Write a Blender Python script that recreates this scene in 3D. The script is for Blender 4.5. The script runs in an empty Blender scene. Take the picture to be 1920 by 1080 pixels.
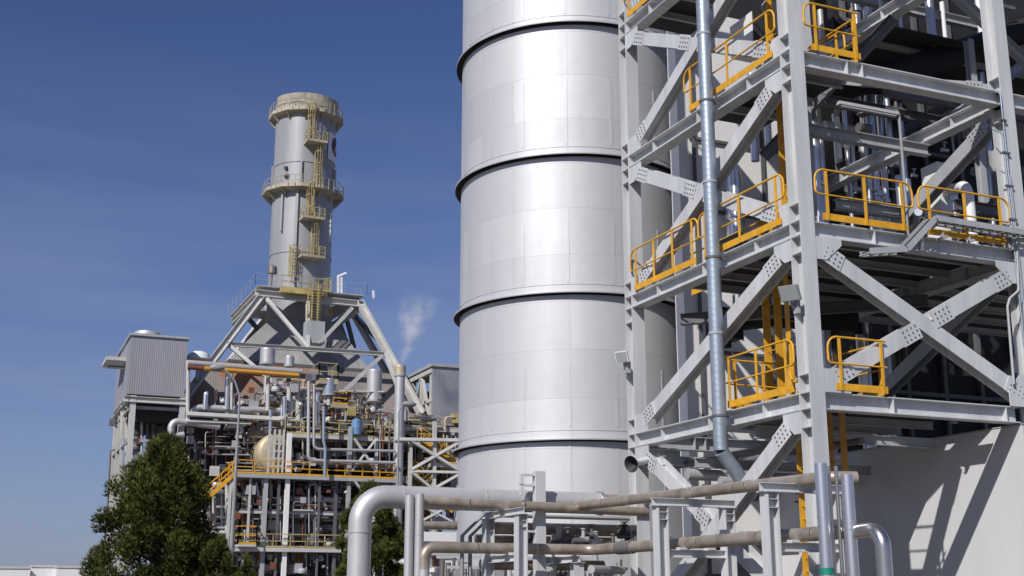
import bpy, math, random
from mathutils import Vector, Matrix
random.seed(11)
S = bpy.context.scene
COL = S.collection
V = Vector
R = math.radians

# ------------------------------------------------------------------ camera geometry (also used to lay things out in metres)
F, YAW, PIT, CZ = 2300.0, R(23.13), R(14.03), 1.7
FW = V((math.sin(YAW)*math.cos(PIT), math.cos(YAW)*math.cos(PIT), math.sin(PIT)))
RT = V((math.cos(YAW), -math.sin(YAW), 0))
UP = RT.cross(FW)
CAM = V((0, 0, CZ))
def ray(x, y): return FW + RT*((x-960)/F) - UP*((y-540)/F)
def onY(x, y, Y): d = ray(x, y); return CAM + d*(Y/d.y)
def onX(x, y, X): d = ray(x, y); return CAM + d*(X/d.x)
def atz(x, Y, z):
    p = onY(x, 700, Y)
    for _ in range(4):
        q = p - CAM; w = q.dot(FW); yy = 540 - F*((V((p.x, Y, z))-CAM).dot(UP))/((V((p.x, Y, z))-CAM).dot(FW))
        p = onY(x, yy, Y)
    return V((p.x, Y, z))

# ------------------------------------------------------------------ materials
MATS = {}
def mat(name, col, rough=.55, metal=0., var=.12, vscale=.6, bump=0., bscale=20., kind=None, col2=None, spec=None, detail=6, streak=False):
    m = bpy.data.materials.new(name); m.use_nodes = True
    nt = m.node_tree; N = nt.nodes; L = nt.links
    b = N['Principled BSDF']; b.inputs['Roughness'].default_value = rough; b.inputs['Metallic'].default_value = metal
    if spec is not None: b.inputs['Specular IOR Level'].default_value = spec
    tc = N.new('ShaderNodeTexCoord'); src = tc.outputs['Object']
    if streak:
        mp = N.new('ShaderNodeMapping'); mp.inputs['Scale'].default_value = (1, 1, .12); L.new(src, mp.inputs['Vector']); nsrc = mp.outputs[0]
    else: nsrc = src
    no = N.new('ShaderNodeTexNoise'); no.inputs['Scale'].default_value = vscale; no.inputs['Detail'].default_value = detail; no.inputs['Roughness'].default_value = .65
    L.new(nsrc, no.inputs['Vector'])
    rp = N.new('ShaderNodeValToRGB'); rp.color_ramp.elements[0].position = .3; rp.color_ramp.elements[1].position = .7
    c2 = col2 if col2 else tuple(c*(1-var*2) for c in col)
    rp.color_ramp.elements[0].color = (*c2, 1); rp.color_ramp.elements[1].color = (*[min(1, c*(1+var*.5)) for c in col], 1)
    L.new(no.outputs['Fac'], rp.inputs['Fac'])
    colout = rp.outputs['Color']; hsrc = None
    if kind in ('corr', 'corrx'):            # vertical corrugated sheet
        sp = N.new('ShaderNodeSeparateXYZ'); L.new(src, sp.inputs[0])
        ad = N.new('ShaderNodeMath'); L.new(sp.outputs['X'], ad.inputs[0])
        if kind == 'corr': L.new(sp.outputs['Y'], ad.inputs[1])
        else: ad.inputs[1].default_value = 0
        mu = N.new('ShaderNodeMath'); mu.operation = 'MULTIPLY'; mu.inputs[1].default_value = bscale; L.new(ad.outputs[0], mu.inputs[0])
        si = N.new('ShaderNodeMath'); si.operation = 'SINE'; L.new(mu.outputs[0], si.inputs[0]); hsrc = si.outputs[0]
    elif kind in ('panel', 'panelflat'):         # sheet-metal cladding in courses
        sp = N.new('ShaderNodeSeparateXYZ'); L.new(src, sp.inputs[0])
        cb = N.new('ShaderNodeCombineXYZ')
        if kind == 'panel':
            at = N.new('ShaderNodeMath'); at.operation = 'ARCTAN2'; L.new(sp.outputs['Y'], at.inputs[0]); L.new(sp.outputs['X'], at.inputs[1])
            mr = N.new('ShaderNodeMath'); mr.operation = 'MULTIPLY'; mr.inputs[1].default_value = bscale; L.new(at.outputs[0], mr.inputs[0]); L.new(mr.outputs[0], cb.inputs['X'])
        else:
            ad = N.new('ShaderNodeMath'); L.new(sp.outputs['X'], ad.inputs[0]); L.new(sp.outputs['Y'], ad.inputs[1]); L.new(ad.outputs[0], cb.inputs['X'])
        L.new(sp.outputs['Z'], cb.inputs['Y'])
        br = N.new('ShaderNodeTexBrick'); L.new(cb.outputs[0], br.inputs['Vector'])
        br.inputs['Scale'].default_value = 1; br.inputs['Brick Width'].default_value = 3.1; br.inputs['Row Height'].default_value = 1.445
        br.inputs['Mortar Size'].default_value = .009; br.inputs['Mortar Smooth'].default_value = .3; br.offset = .43
        br.inputs['Color1'].default_value = (1, 1, 1, 1); br.inputs['Color2'].default_value = (.9, .9, .91, 1); br.inputs['Mortar'].default_value = (.74, .74, .76, 1)
        mx = N.new('ShaderNodeMix'); mx.data_type = 'RGBA'; mx.blend_type = 'MULTIPLY'; mx.inputs['Factor'].default_value = 1
        L.new(colout, mx.inputs[6]); L.new(br.outputs['Color'], mx.inputs[7]); colout = mx.outputs[2]
        nw = N.new('ShaderNodeTexNoise'); nw.inputs['Scale'].default_value = 1.1; nw.inputs['Detail'].default_value = 3; L.new(cb.outputs[0], nw.inputs['Vector'])
        mw = N.new('ShaderNodeMath'); mw.operation = 'MULTIPLY_ADD'; mw.inputs[1].default_value = 5.5; L.new(nw.outputs['Fac'], mw.inputs[0]); L.new(br.outputs['Color'], mw.inputs[2]); hsrc = mw.outputs[0]
    elif kind == 'spiral':
        sp = N.new('ShaderNodeSeparateXYZ'); L.new(src, sp.inputs[0])
        at = N.new('ShaderNodeMath'); at.operation = 'ARCTAN2'; L.new(sp.outputs['Y'], at.inputs[0]); L.new(sp.outputs['X'], at.inputs[1])
        mz = N.new('ShaderNodeMath'); mz.operation = 'MULTIPLY_ADD'; mz.inputs[1].default_value = bscale; L.new(sp.outputs['Z'], mz.inputs[0]); L.new(at.outputs[0], mz.inputs[2])
        si = N.new('ShaderNodeMath'); si.operation = 'SINE'; L.new(mz.outputs[0], si.inputs[0])
        pw = N.new('ShaderNodeMath'); pw.operation = 'POWER'; pw.inputs[1].default_value = 6; ab = N.new('ShaderNodeMath'); ab.operation = 'ABSOLUTE'; L.new(si.outputs[0], ab.inputs[0]); L.new(ab.outputs[0], pw.inputs[0]); hsrc = pw.outputs[0]
    elif kind in ('rust', 'rustlow'):          # rust stains with shapes of their own
        n2 = N.new('ShaderNodeTexNoise'); n2.inputs['Scale'].default_value = .16; n2.inputs['Detail'].default_value = 7
        L.new(src, n2.inputs['Vector'])
        r2 = N.new('ShaderNodeValToRGB'); r2.color_ramp.elements[0].position = .42; r2.color_ramp.elements[1].position = .54
        r2.color_ramp.elements[0].color = (0, 0, 0, 1); r2.color_ramp.elements[1].color = (1, 1, 1, 1); L.new(n2.outputs['Fac'], r2.inputs[0])
        if kind == 'rustlow': r2.color_ramp.elements[0].position = .52; r2.color_ramp.elements[1].position = .68
        sx_ = N.new('ShaderNodeSeparateXYZ'); L.new(src, sx_.inputs[0]); xr_ = N.new('ShaderNodeMapRange'); xr_.inputs[1].default_value = 2.0; xr_.inputs[2].default_value = -1.5; L.new(sx_.outputs['X'], xr_.inputs[0])
        rm_ = N.new('ShaderNodeMath'); rm_.operation = 'MULTIPLY'; L.new(r2.outputs[0], rm_.inputs[0]); L.new(xr_.outputs[0], rm_.inputs[1])
        mx = N.new('ShaderNodeMix'); mx.data_type = 'RGBA'; L.new(rm_.outputs[0], mx.inputs[0]); L.new(colout, mx.inputs[6]); mx.inputs[7].default_value = (.33, .135, .05, 1); colout = mx.outputs[2]
        sp = N.new('ShaderNodeSeparateXYZ'); L.new(src, sp.inputs[0])
        ad = N.new('ShaderNodeMath'); L.new(sp.outputs['X'], ad.inputs[0]); ad.inputs[1].default_value = 0
        mu = N.new('ShaderNodeMath'); mu.operation = 'MULTIPLY'; mu.inputs[1].default_value = bscale; L.new(ad.outputs[0], mu.inputs[0])
        si = N.new('ShaderNodeMath'); si.operation = 'SINE'; L.new(mu.outputs[0], si.inputs[0]); hsrc = si.outputs[0]
    L.new(colout, b.inputs['Base Color'])
    # roughness follows the wear a little
    mr2 = N.new('ShaderNodeMapRange'); mr2.inputs[3].default_value = min(1, rough+.08); mr2.inputs[4].default_value = max(.05, rough-.06); L.new(no.outputs['Fac'], mr2.inputs[0]); L.new(mr2.outputs[0], b.inputs['Roughness'])
    if bump:
        bp = N.new('ShaderNodeBump'); bp.inputs['Strength'].default_value = bump; bp.inputs['Distance'].default_value = .03
        if hsrc is None:
            n3 = N.new('ShaderNodeTexNoise'); n3.inputs['Scale'].default_value = bscale; L.new(src, n3.inputs['Vector']); hsrc = n3.outputs['Fac']
        L.new(hsrc, bp.inputs['Height']); L.new(bp.outputs[0], b.inputs['Normal'])
    MATS[name] = m
    return m
mat('steel_paint', (.585, .595, .60), .5, var=.12, vscale=2.2, streak=True)
mat('steel_grey', (.40, .41, .42), .55, var=.10, vscale=1.1, streak=True)
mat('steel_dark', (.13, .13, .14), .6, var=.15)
mat('bolt', (.10, .10, .11), .5)
mat('yellow', (.78, .40, .025), .48, var=.16, vscale=3.2)
mat('yellow_old', (.52, .41, .16), .65, var=.25, vscale=.9)
mat('deck', (.045, .043, .042), .8, var=.25, vscale=1.5)
mat('galv', (.37, .43, .49), .45, .55, var=.12, vscale=2.4, bump=.05, bscale=22, kind='spiral')
mat('silo_metal', (.64, .64, .645), .58, .38, var=.055, vscale=.8, bump=.07, bscale=3.68, kind='panel', streak=True)
mat('silo_rim', (.5, .5, .52), .55, .3, var=.04)
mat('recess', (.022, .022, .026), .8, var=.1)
mat('clad', (.55, .545, .55), .5, .42, var=.10, vscale=.9)
mat('clad_bright', (.72, .72, .74), .33, .9, var=.05, vscale=1)
mat('stainless_tan', (.47, .41, .34), .45, .5, var=.2, vscale=2.6, col2=(.26, .21, .165), streak=False)
mat('stainless', (.62, .58, .53), .26, .95, var=.08, vscale=2)
mat('pipe_dark', (.20, .18, .17), .5, .3, var=.2)
mat('white_wall', (.62, .62, .62), .8, var=.05, vscale=.7, bump=.05, bscale=9, streak=True)
mat('white_clad', (.78, .77, .75), .6, var=.03, vscale=.5)
mat('black_duct_and_shade', (.018, .018, .02), .75, var=.3, vscale=.8)  # near-black holds the bay shade on the interior casing; dark ducts share it
mat('grey_corr', (.34, .34, .37), .55, .15, var=.10, vscale=.35, bump=.22, bscale=34, kind='corr', streak=True)
mat('roof_rust', (.25, .225, .21), .7, var=.16, vscale=.3, bump=.25, bscale=26, kind='rust', streak=True)
mat('roof_grey', (.33, .32, .315), .65, var=.16, vscale=.5, bump=.25, bscale=26, kind='corrx', streak=True)
mat('casing_brown', (.05, .045, .045), .7, var=.25, vscale=.25, streak=True)
mat('stack_shell', (.365, .37, .38), .5, .15, var=.14, vscale=.5, streak=True)
mat('cream', (.47, .42, .32), .65, var=.22, vscale=.5)
mat('cream_steel', (.55, .54, .51), .6, var=.1, vscale=.5)
mat('orange', (.62, .30, .04), .5, var=.1)
mat('rust_red', (.22, .07, .035), .7, var=.2)
mat('tan_drum', (.56, .46, .32), .5, .2, var=.12, vscale=.5)
mat('blue_grey', (.34, .40, .48), .4, .4, var=.08)
mat('blue', (.14, .28, .48), .5)
mat('green', (.01, .26, .17), .45)
mat('red', (.45, .04, .03), .5)
mat('maroon', (.10, .015, .02), .5)
mat('white', (.80, .80, .79), .5, var=.03)
mat('glass_dark', (.03, .035, .045), .15, var=.1)
mat('lamp_glass', (.35, .37, .38), .2, var=.05)
mat('lamp_body', (.30, .31, .31), .55, var=.1)
mat('black_rubber', (.03, .03, .03), .6)
mat('ground', (.19, .165, .135), .9, var=.2, vscale=.15, bump=.2, bscale=3)
mat('bark', (.10, .07, .045), .9, var=.25, vscale=4)
mat('needle_a', (.135, .152, .036), .75, var=.35, vscale=1.1, spec=.1)
mat('needle_b', (.062, .078, .022), .75, var=.35, vscale=1.1, spec=.1)

# ------------------------------------------------------------------ mesh builder
class MB:
    def __init__(s): s.v = []; s.f = []; s.m = []; s.sm = []
    def add(s, vs, fs, mi=0, smooth=False):
        o = len(s.v); s.v += [tuple(x) for x in vs]
        for f in fs: s.f.append([i+o for i in f]); s.m.append(mi); s.sm.append(smooth)
    def prism(s, prof, p0, p1, up, mi=0):
        p0 = V(p0); p1 = V(p1); a = (p1-p0).normalized(); up = V(up); up = (up - a*up.dot(a)).normalized(); sd = a.cross(up)
        n = len(prof)
        vs = [p0+sd*q[0]+up*q[1] for q in prof]+[p1+sd*q[0]+up*q[1] for q in prof]
        fs = [[i, (i+1) % n, n+(i+1) % n, n+i] for i in range(n)]
        s.add(vs, fs+[list(range(n))[::-1], list(range(n, 2*n))], mi)
    def I(s, p0, p1, up=(0, 0, 1), h=.36, b=.30, tf=.022, tw=.016, mi=0):
        H, B, t, w = h/2, b/2, tf, tw/2
        s.prism([(-B, -H), (B, -H), (B, -H+t), (w, -H+t), (w, H-t), (B, H-t), (B, H), (-B, H), (-B, H-t), (-w, H-t), (-w, -H+t), (-B, -H+t)], p0, p1, up, mi)
    def bar(s, p0, p1, w, h=None, up=(0, 0, 1), mi=0):
        h = h or w
        d = (V(p1)-V(p0)).normalized()
        if abs(d.dot(V(up).normalized())) > .98: up = (0, 1, 0)
        s.prism([(-w/2, -h/2), (w/2, -h/2), (w/2, h/2), (-w/2, h/2)], p0, p1, up, mi)
    def box(s, a, b, mi=0):
        x0, y0, z0 = a; x1, y1, z1 = b
        s.add([(x0, y0, z0), (x1, y0, z0), (x1, y1, z0), (x0, y1, z0), (x0, y0, z1), (x1, y0, z1), (x1, y1, z1), (x0, y1, z1)],
              [[3, 2, 1, 0], [4, 5, 6, 7], [0, 1, 5, 4], [1, 2, 6, 5], [2, 3, 7, 6], [3, 0, 4, 7]], mi)
    def plate(s, pts, nrm, t, mi=0):
        n = len(pts); nv = V(nrm).normalized()*t
        vs = [V(p) for p in pts]+[V(p)+nv for p in pts]
        s.add(vs, [list(range(n))[::-1], list(range(n, 2*n))]+[[i, (i+1) % n, n+(i+1) % n, n+i] for i in range(n)], mi)
    def tube(s, pts, r, n=12, mi=0, caps=True, closed=False, smooth=True):
        pts = [V(p) for p in pts]; k = len(pts); rr = r if isinstance(r, (list, tuple)) else [r]*k
        fr = None; rings = []
        for i in range(k):
            if closed: t = (pts[(i+1) % k]-pts[i-1]).normalized()
            else: t = (pts[min(i+1, k-1)]-pts[max(i-1, 0)]).normalized()
            if fr is None:
                h = V((0, 0, 1)) if abs(t.z) < .9 else V((0, 1, 0)); u = (h-t*h.dot(t)).normalized()
            else: u = (fr-t*fr.dot(t)).normalized()
            fr = u; w = t.cross(u)
            rings.append([pts[i]+(u*math.cos(2*math.pi*j/n)+w*math.sin(2*math.pi*j/n))*rr[i] for j in range(n)])
        vs = [p for g in rings for p in g]; fs = []
        for i in range(k if closed else k-1):
            a = i*n; b = ((i+1) % k)*n
            for j in range(n): fs.append([a+j, a+(j+1) % n, b+(j+1) % n, b+j])
        s.add(vs, fs, mi, smooth)
        if caps and not closed:
            s.add(rings[0], [list(range(n))[::-1]], mi); s.add(rings[-1], [list(range(n))], mi)
    def lathe(s, c, prof, n=32, mi=0, smooth=True, a0=0., a1=2*math.pi):
        c = V(c); full = abs(a1-a0-2*math.pi) < 1e-6; m = n if full else n+1
        # each profile segment is separate so that edges stay crisp
        for (r0, z0), (r1, z1) in zip(prof[:-1], prof[1:]):
            vs = []
            for r, z in ((r0, z0), (r1, z1)):
                for j in range(m):
                    a = a0+(a1-a0)*j/n; vs.append(c+V((r*math.cos(a), r*math.sin(a), z)))
            s.add(vs, [[j, (j+1) % m, m+(j+1) % m, m+j] for j in range(n)], mi, smooth)
    def grid_bolts(s, c, u, v, nrm, nu, nv, du, dv, r=.017, h=.02, mi=1):
        c = V(c); u = V(u).normalized(); v = V(v).normalized(); w = V(nrm).normalized()
        for i in range(nu):
            for j in range(nv):
                p = c+u*((i-(nu-1)/2)*du)+v*((j-(nv-1)/2)*dv)
                s.tube([p-w*.002, p+w*h], r, 6, mi, smooth=False)
def fillet(pts, rad, seg=8):
    pts = [V(p) for p in pts]; out = [pts[0]]
    for i in range(1, len(pts)-1):
        a, b, c = pts[i-1], pts[i], pts[i+1]
        d0 = (a-b).normalized(); d1 = (c-b).normalized()
        ang = d0.angle(d1); tl = min(rad/math.tan(ang/2), (a-b).length*.49, (c-b).length*.49); rr = tl*math.tan(ang/2)
        cen = b+(d0+d1).normalized()*(rr/math.sin(ang/2)); p0 = b+d0*tl; p1 = b+d1*tl
        v0 = p0-cen; v1 = p1-cen; tot = v0.angle(v1)
        for k in range(seg+1):
            f = k/seg; out.append(cen+(v0*math.sin((1-f)*tot)+v1*math.sin(f*tot))/math.sin(tot))
    out.append(pts[-1]); return out

WL = {}
def ob(name, mb, mats, parent=None, origin=None):
    if isinstance(mats, str): mats = [mats]
    if parent is not None: org = WL[parent.name] if origin is None else V(origin)
    elif origin is not None: org = V(origin)
    else:
        xs = [p[0] for p in mb.v]; ys = [p[1] for p in mb.v]; zs = [p[2] for p in mb.v]
        org = V(((min(xs)+max(xs))/2, (min(ys)+max(ys))/2, min(zs)))
    me = bpy.data.meshes.new(name)
    me.from_pydata([(p[0]-org.x, p[1]-org.y, p[2]-org.z) for p in mb.v], [], mb.f)
    for m in mats: me.materials.append(MATS[m])
    me.polygons.foreach_set('material_index', mb.m); me.polygons.foreach_set('use_smooth', mb.sm)
    me.validate(); me.update()
    o = bpy.data.objects.new(name, me); COL.objects.link(o)
    if parent is not None:
        o.parent = parent; o.location = org-WL[parent.name]
    else: o.location = org
    WL[o.name] = org
    return o
def tag(o, label, cat, group=None, kind=None):
    o['label'] = label; o['category'] = cat
    if group: o['group'] = group
    if kind: o['kind'] = kind
    return o
def thing(name, label, cat, loc, group=None):
    o = bpy.data.objects.new(name, None); COL.objects.link(o); o.location = V(loc); o.empty_display_size = .3
    WL[o.name] = V(loc); return tag(o, label, cat, group)
def struct(name, mb, m, label=None):
    o = ob(name, mb, m); o['kind'] = 'structure'; return o
def lift(o, src_loc, new_loc): pass

# ================================================================== THE NEAR STEEL FRAME
CX = [15.21, 21.11, 27.0]          # column lines (web centres)
Y0, Y1 = 20.19, 27.46
LV = [(5.31, 5.66), (8.92, 9.26), (12.75, 13.10), (16.62, 16.98)]
FX = 15.06                          # outer flange plane of the left face
frame = thing('steel_frame', 'tall pale grey bolted steel process frame right of the big silver stack', 'steel structure', (CX[0], Y0, 0))
def column(cx, cy, z0, z1, stiff):
    m = MB(); m.I((cx, cy, z0), (cx, cy, z1), (0, 1, 0), .38, .36, .026, .016)
    for z in stiff:
        for sx in (-1, 1):
            x0, x1 = sorted((cx+sx*.009, cx+sx*.176)); m.box((x0, cy-.163, z-.011), (x1, cy+.163, z+.011))
    m.box((cx-.25, cy-.27, z0-.03), (cx+.25, cy+.27, z0))
    ob('column', m, 'steel_paint', frame)
ST = []
for a, b in LV: ST += [a-.36, a+.011, b-.011, b+.36]
column(CX[0], Y0, .6, 22, ST); column(CX[0], Y1, .6, 21.5, ST)
column(CX[1], Y0, 5.33, 22, ST[4:]); column(CX[1], Y1, 5.33, 22, ST[4:]); column(CX[2], Y0, 5.33, 22, ST[4:])
def lbeam(x, lv, y0=Y0+.19, y1=Y1-.19, m='steel_paint', stf=3):
    zc = (lv[0]+lv[1])/2; q = MB(); q.I((x, y0, zc), (x, y1, zc), (0, 0, 1), lv[1]-lv[0], .345)
    for k in range(stf):
        y = y0+(y1-y0)*(k+.62)/(stf+.2)
        for s in (-1, 1):
            x0, x1 = sorted((x+s*.009, x+s*.145)); q.box((x0, y-.008, lv[0]+.022), (x1, y+.008, lv[1]-.022))
    return ob('beam', q, m, frame)
def fbeam(y, lv, x0, x1, m='steel_paint', stf=(.3, .36)):
    zc = (lv[0]+lv[1])/2; q = MB(); q.I((x0, y, zc), (x1, y, zc), (0, 0, 1), lv[1]-lv[0], .30)
    for f in stf:
        x = x0+(x1-x0)*f
        for s in (-1, 1):
            ya, yb = sorted((y+s*.009, y+s*.145)); q.box((x-.008, ya, lv[0]+.022), (x+.008, yb, lv[1]-.022))
    return ob('beam', q, m, frame)
E5 = (20.4, 20.76)
for i, lv in enumerate(LV+[E5]):
    lbeam(CX[0], lv)
    if i > 0: lbeam(CX[1], lv)
    xe = 20.56 if i == 0 else CX[1]-.01
    fbeam(Y0, lv, CX[0]+.01, xe, stf=[(.36, .93), (.3, .52), (.23, .30), (.4,), (.5,)][i])
    if i > 0: fbeam(Y0, lv, CX[1]+.01, CX[2]-.01)
    if i in (0, 4): fbeam(Y1, lv, CX[0]+.01, xe, 'steel_grey')
# bracing: H sections with their outer flange in the plane of the face
def brace(p0, p1, nrm, b=.34, h=.30, splice=(1, 1), m='steel_paint'):
    p0 = V(p0); p1 = V(p1); q = MB(); n = V(nrm).normalized()
    q.I(p0, p1, n, h, b, .022, .016)
    a = (p1-p0).normalized(); sd = a.cross(n); o = n*(h/2)
    for e, pt, sg in ((splice[0], p0, 1), (splice[1], p1, -1)):
        if e:
            c = pt+a*sg*.22+o
            cor = [c+a*.27+sd*(b/2+.02), c+a*.27-sd*(b/2+.02), c-a*.30-sd*(b/2+.02), c-a*.30+sd*(b/2+.02)]
            q.plate(cor, n, .016); q.grid_bolts(c+n*.016, a, sd, n, 4, 3, .125, .11)
    return ob('brace', q, [m, 'bolt'], frame)
def gusset(pts, nrm, t=.02):
    q = MB(); q.plate(pts, nrm, t); ob('gusset_plate', q, 'steel_paint', frame)
nl = (-1, 0, 0); nf = (0, -1, 0)
ya, yb = Y1-.19, Y0+.19
def lgus(y, z, sy, sz, L=.62, Hh=.46):
    x = FX+.012
    gusset([(x, y, z), (x, y+sy*L, z), (x, y+sy*L, z+sz*.16), (x, y+sy*.26, z+sz*Hh), (x, y, z+sz*Hh)], (-1, 0, 0))
xb = CX[0]
levels = [(1.0, 1.0)]+LV+[E5]
for s in range(5):
    zl = levels[s][1]; zh = levels[s+1][0]
    lo_L = V((xb, ya-.5, zl+.32)); hi_N = V((xb, yb+.5, zh-.32)); hi_L = V((xb, ya-.5, zh-.32)); lo_N = V((xb, yb+.5, zl+.32))
    if s == 4:
        brace(lo_L, hi_N, nl); continue
    brace(lo_L, hi_N, nl)
    lgus(ya, zl, -1, 1); lgus(yb, zh, 1, -1)
    if s != 1:
        mid = (lo_L+hi_N)/2; d = (hi_L-lo_N).normalized()
        brace(hi_L, mid+d*.28, nl); brace(mid-d*.28, lo_N, nl)
        lgus(ya, zh, -1, -1); lgus(yb, zl, 1, 1)
# front face cross bracing between the first and second floors
A0 = V((15.62, Y0, 8.62)); A1 = V((20.72, Y0, 5.93)); B0 = V((15.72, Y0, 5.98)); B1 = V((20.62, Y0, 8.60))
brace(A0, A1, nf); mid = (A0+A1)/2; d = (B1-B0).normalized(); m2 = (B0+B1)/2
brace(B0, m2-d*.30, nf); brace(m2+d*.30, B1, nf)
yf = Y0-.162
for x, z, sx, sz in ((15.39, 8.92, 1, -1), (20.93, 8.92, -1, -1), (15.39, 5.66, 1, 1)):
    gusset([(x, yf, z), (x+sx*.66, yf, z), (x+sx*.66, yf, z+sz*.14), (x+sx*.26, yf, z+sz*.48), (x, yf, z+sz*.48)], (0, -1, 0))
gusset([(20.28, yf, 5.66), (20.95, yf, 5.66), (20.95, yf, 6.36), (20.62, yf, 6.36), (20.28, yf, 6.0)], (0, -1, 0))
# darker braces on the inner lines
brace((21.11, Y0+.5, 13.4), (21.11, Y1-.5, 16.3), nl, m='steel_grey'); brace((21.11, Y0+.5, 12.4), (21.11, Y1-.5, 9.6), nl, m='steel_grey')
brace((21.11, Y1-.4, 5.8), (21.11, Y0+.9, 8.6), nl, m='steel_grey')
brace((17.2, 23.6, 16.3), (20.9, Y1, 13.3), nf, m='steel_grey')
# decks (steel plate on purlins)
def deck(x0, x1, y0, y1, z, pur=1.1):
    q = MB(); q.box((x0, y0, z+.004), (x1, y1, z+.04)); ob('deck_plate', q, 'deck', frame)
    y = y0+pur*.6
    while y < y1-.2:
        q = MB(); q.I((x0+.02, y, z-.10), (x1-.02, y, z-.10), (0, 0, 1), .18, .1, .012, .01); y += pur
        ob('purlin', q, 'steel_grey', frame)
deck(15.37, 17.05, Y0+.17, 23.0, 5.66); deck(17.06, 20.5, 22.0, 25.6, 5.66); deck(19.45, 19.84, Y0+.17, 21.99, 5.66); deck(20.0, 20.22, 20.9, 21.99, 5.66); deck(20.36, 20.5, Y0+.17, 21.4, 5.66); deck(15.37, 17.05, 23.01, 24.2, 5.66)
deck(15.37, 20.92, Y0+.17, 25.7, 9.26)
deck(15.37, 17.2, Y0+.17, 24.2, 13.10)
deck(15.37, 17.1, 23.4, 27.3, 16.98); deck(21.3, 30, 24.6, 27.3, 16.98, 1.5); deck(21.3, 30, Y0+1.6, 27.3, 9.26)
deck(15.37, 20.92, 21.5, 24.6, 20.76, 1.9); deck(18.0, 30, 20.5, 23.0, 20.76, 1.9)

# ---- guard rails
def guardrail(label, p0, p1, H=1.1, posts=None, loop=(1, 1), group='yellow guard rails of the near frame', m='yellow', toe=True, rr=.024, pw=.065):
    p0 = V(p0); p1 = V(p1); t = thing('guard_rail', label, 'railing', p0, group)
    d = (p1-p0).normalized(); n = d.cross(V((0, 0, 1))); Lh = (p1-p0).length
    z1, z0 = V((0, 0, H)), V((0, 0, H*.5))
    pts = []; rad = H*.22
    def corner(c, a, b):
        return fillet([c+(a)*rad*1.02, c, c+(b)*rad*1.02], rad, 5)[1:-1]
    up = V((0, 0, 1))
    tr = MB(); top = []
    e0 = p0-d*(.17 if loop[0] else 0); e1 = p1+d*(.17 if loop[1] else 0)
    path = [p0+z0]
    if loop[0]: path += [e0+z0, e0+z1]
    else: path = []
    if not loop[0]: path = [e0+z1]
    if loop[1]: path += [e1+z1, e1+z0, p1+z0]
    else: path += [e1+z1]
    tr.tube(fillet(path, rad, 6) if len(path) > 2 else path, rr, 8); ob('top_rail', tr, m, t)
    mr = MB(); mr.tube([p0+z0, p1+z0], rr*.8, 8); ob('mid_rail', mr, m, t)
    k = posts or max(2, int(round(Lh/1.25))+1)
    for i in range(k):
        f = i/(k-1); q = p0+d*(.12+(Lh-.24)*f)
        b = MB(); b.prism([(-pw/2, -.012), (pw/2, -.012), (pw/2, .012), (-pw/2, .012)], q, q+z1*.985, n); ob('post', b, m, t)
    if toe:
        b = MB(); b.prism([(-.006, 0), (.006, 0), (.006, .15), (-.006, .15)], p0-n*.018*0+n*-.02, p1+n*-.02, (0, 0, 1)); ob('toe_board', b, m, t)
    return t
xr = 14.99
guardrail('yellow guard rail section on middle left platform, nearest the silver stack', (xr, 27.05, 9.31), (xr, 24.05, 9.31), posts=4)
guardrail('yellow guard rail section on middle left platform, between galvanized duct and corner column', (xr, 23.70, 9.31), (xr, 20.62, 9.31), posts=3)
guardrail('long yellow guard rail on middle front platform right of the corner column', (15.62, 19.985, 9.31), (17.85, 19.985, 9.31), posts=3)
guardrail('yellow looped guard rail above the dark cable tray on the middle front platform', (18.35, 19.985, 9.31), (20.62, 19.985, 9.31), posts=3)
guardrail('yellow guard rail on upper left platform just left of the corner column', (xr, 24.1, 13.15), (xr, 20.62, 13.15), posts=3)
guardrail('short yellow guard rail on upper front platform right of the corner column', (15.60, 19.985, 13.15), (16.92, 19.985, 13.15), posts=2, loop=(1, 0))
guardrail('yellow guard rail returning inward at the end of the upper front platform', (16.98, 20.15, 13.15), (16.98, 21.9, 13.15), posts=2, loop=(0, 0))
guardrail('yellow guard rail on top left platform beside the silver stack at the upper edge', (xr, 27.1, 17.03), (xr, 20.6, 17.03), posts=6)
guardrail('yellow guard rail on lower left platform in front of the yellow ladders', (xr, 22.95, 5.71), (xr, 20.6, 5.71), posts=3, loop=(0, 1))
guardrail('short yellow looped guard rail on lower front platform beside the cross bracing', (15.68, 19.985, 5.71), (16.98, 19.985, 5.71), posts=2, loop=(1, 0))
guardrail('yellow guard rail returning inward from lower front platform toward dark equipment', (17.03, 20.15, 5.71), (17.03, 21.8, 5.71), posts=2, loop=(0, 0))
guardrail('yellow guard rail returning inward at the end of the lower left platform', (15.15, 23.02, 5.71), (16.9, 23.02, 5.71), posts=3, loop=(0, 0))
guardrail('yellow inner guard rail behind the middle left platform, half hidden by the brace', (16.6, 26.9, 9.31), (16.6, 23.6, 9.31), posts=4, loop=(0, 0))
guardrail('yellow inner guard rail behind the upper left platform', (17.1, 24.1, 13.15), (17.1, 20.9, 13.15), posts=4, loop=(1, 1))

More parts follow.
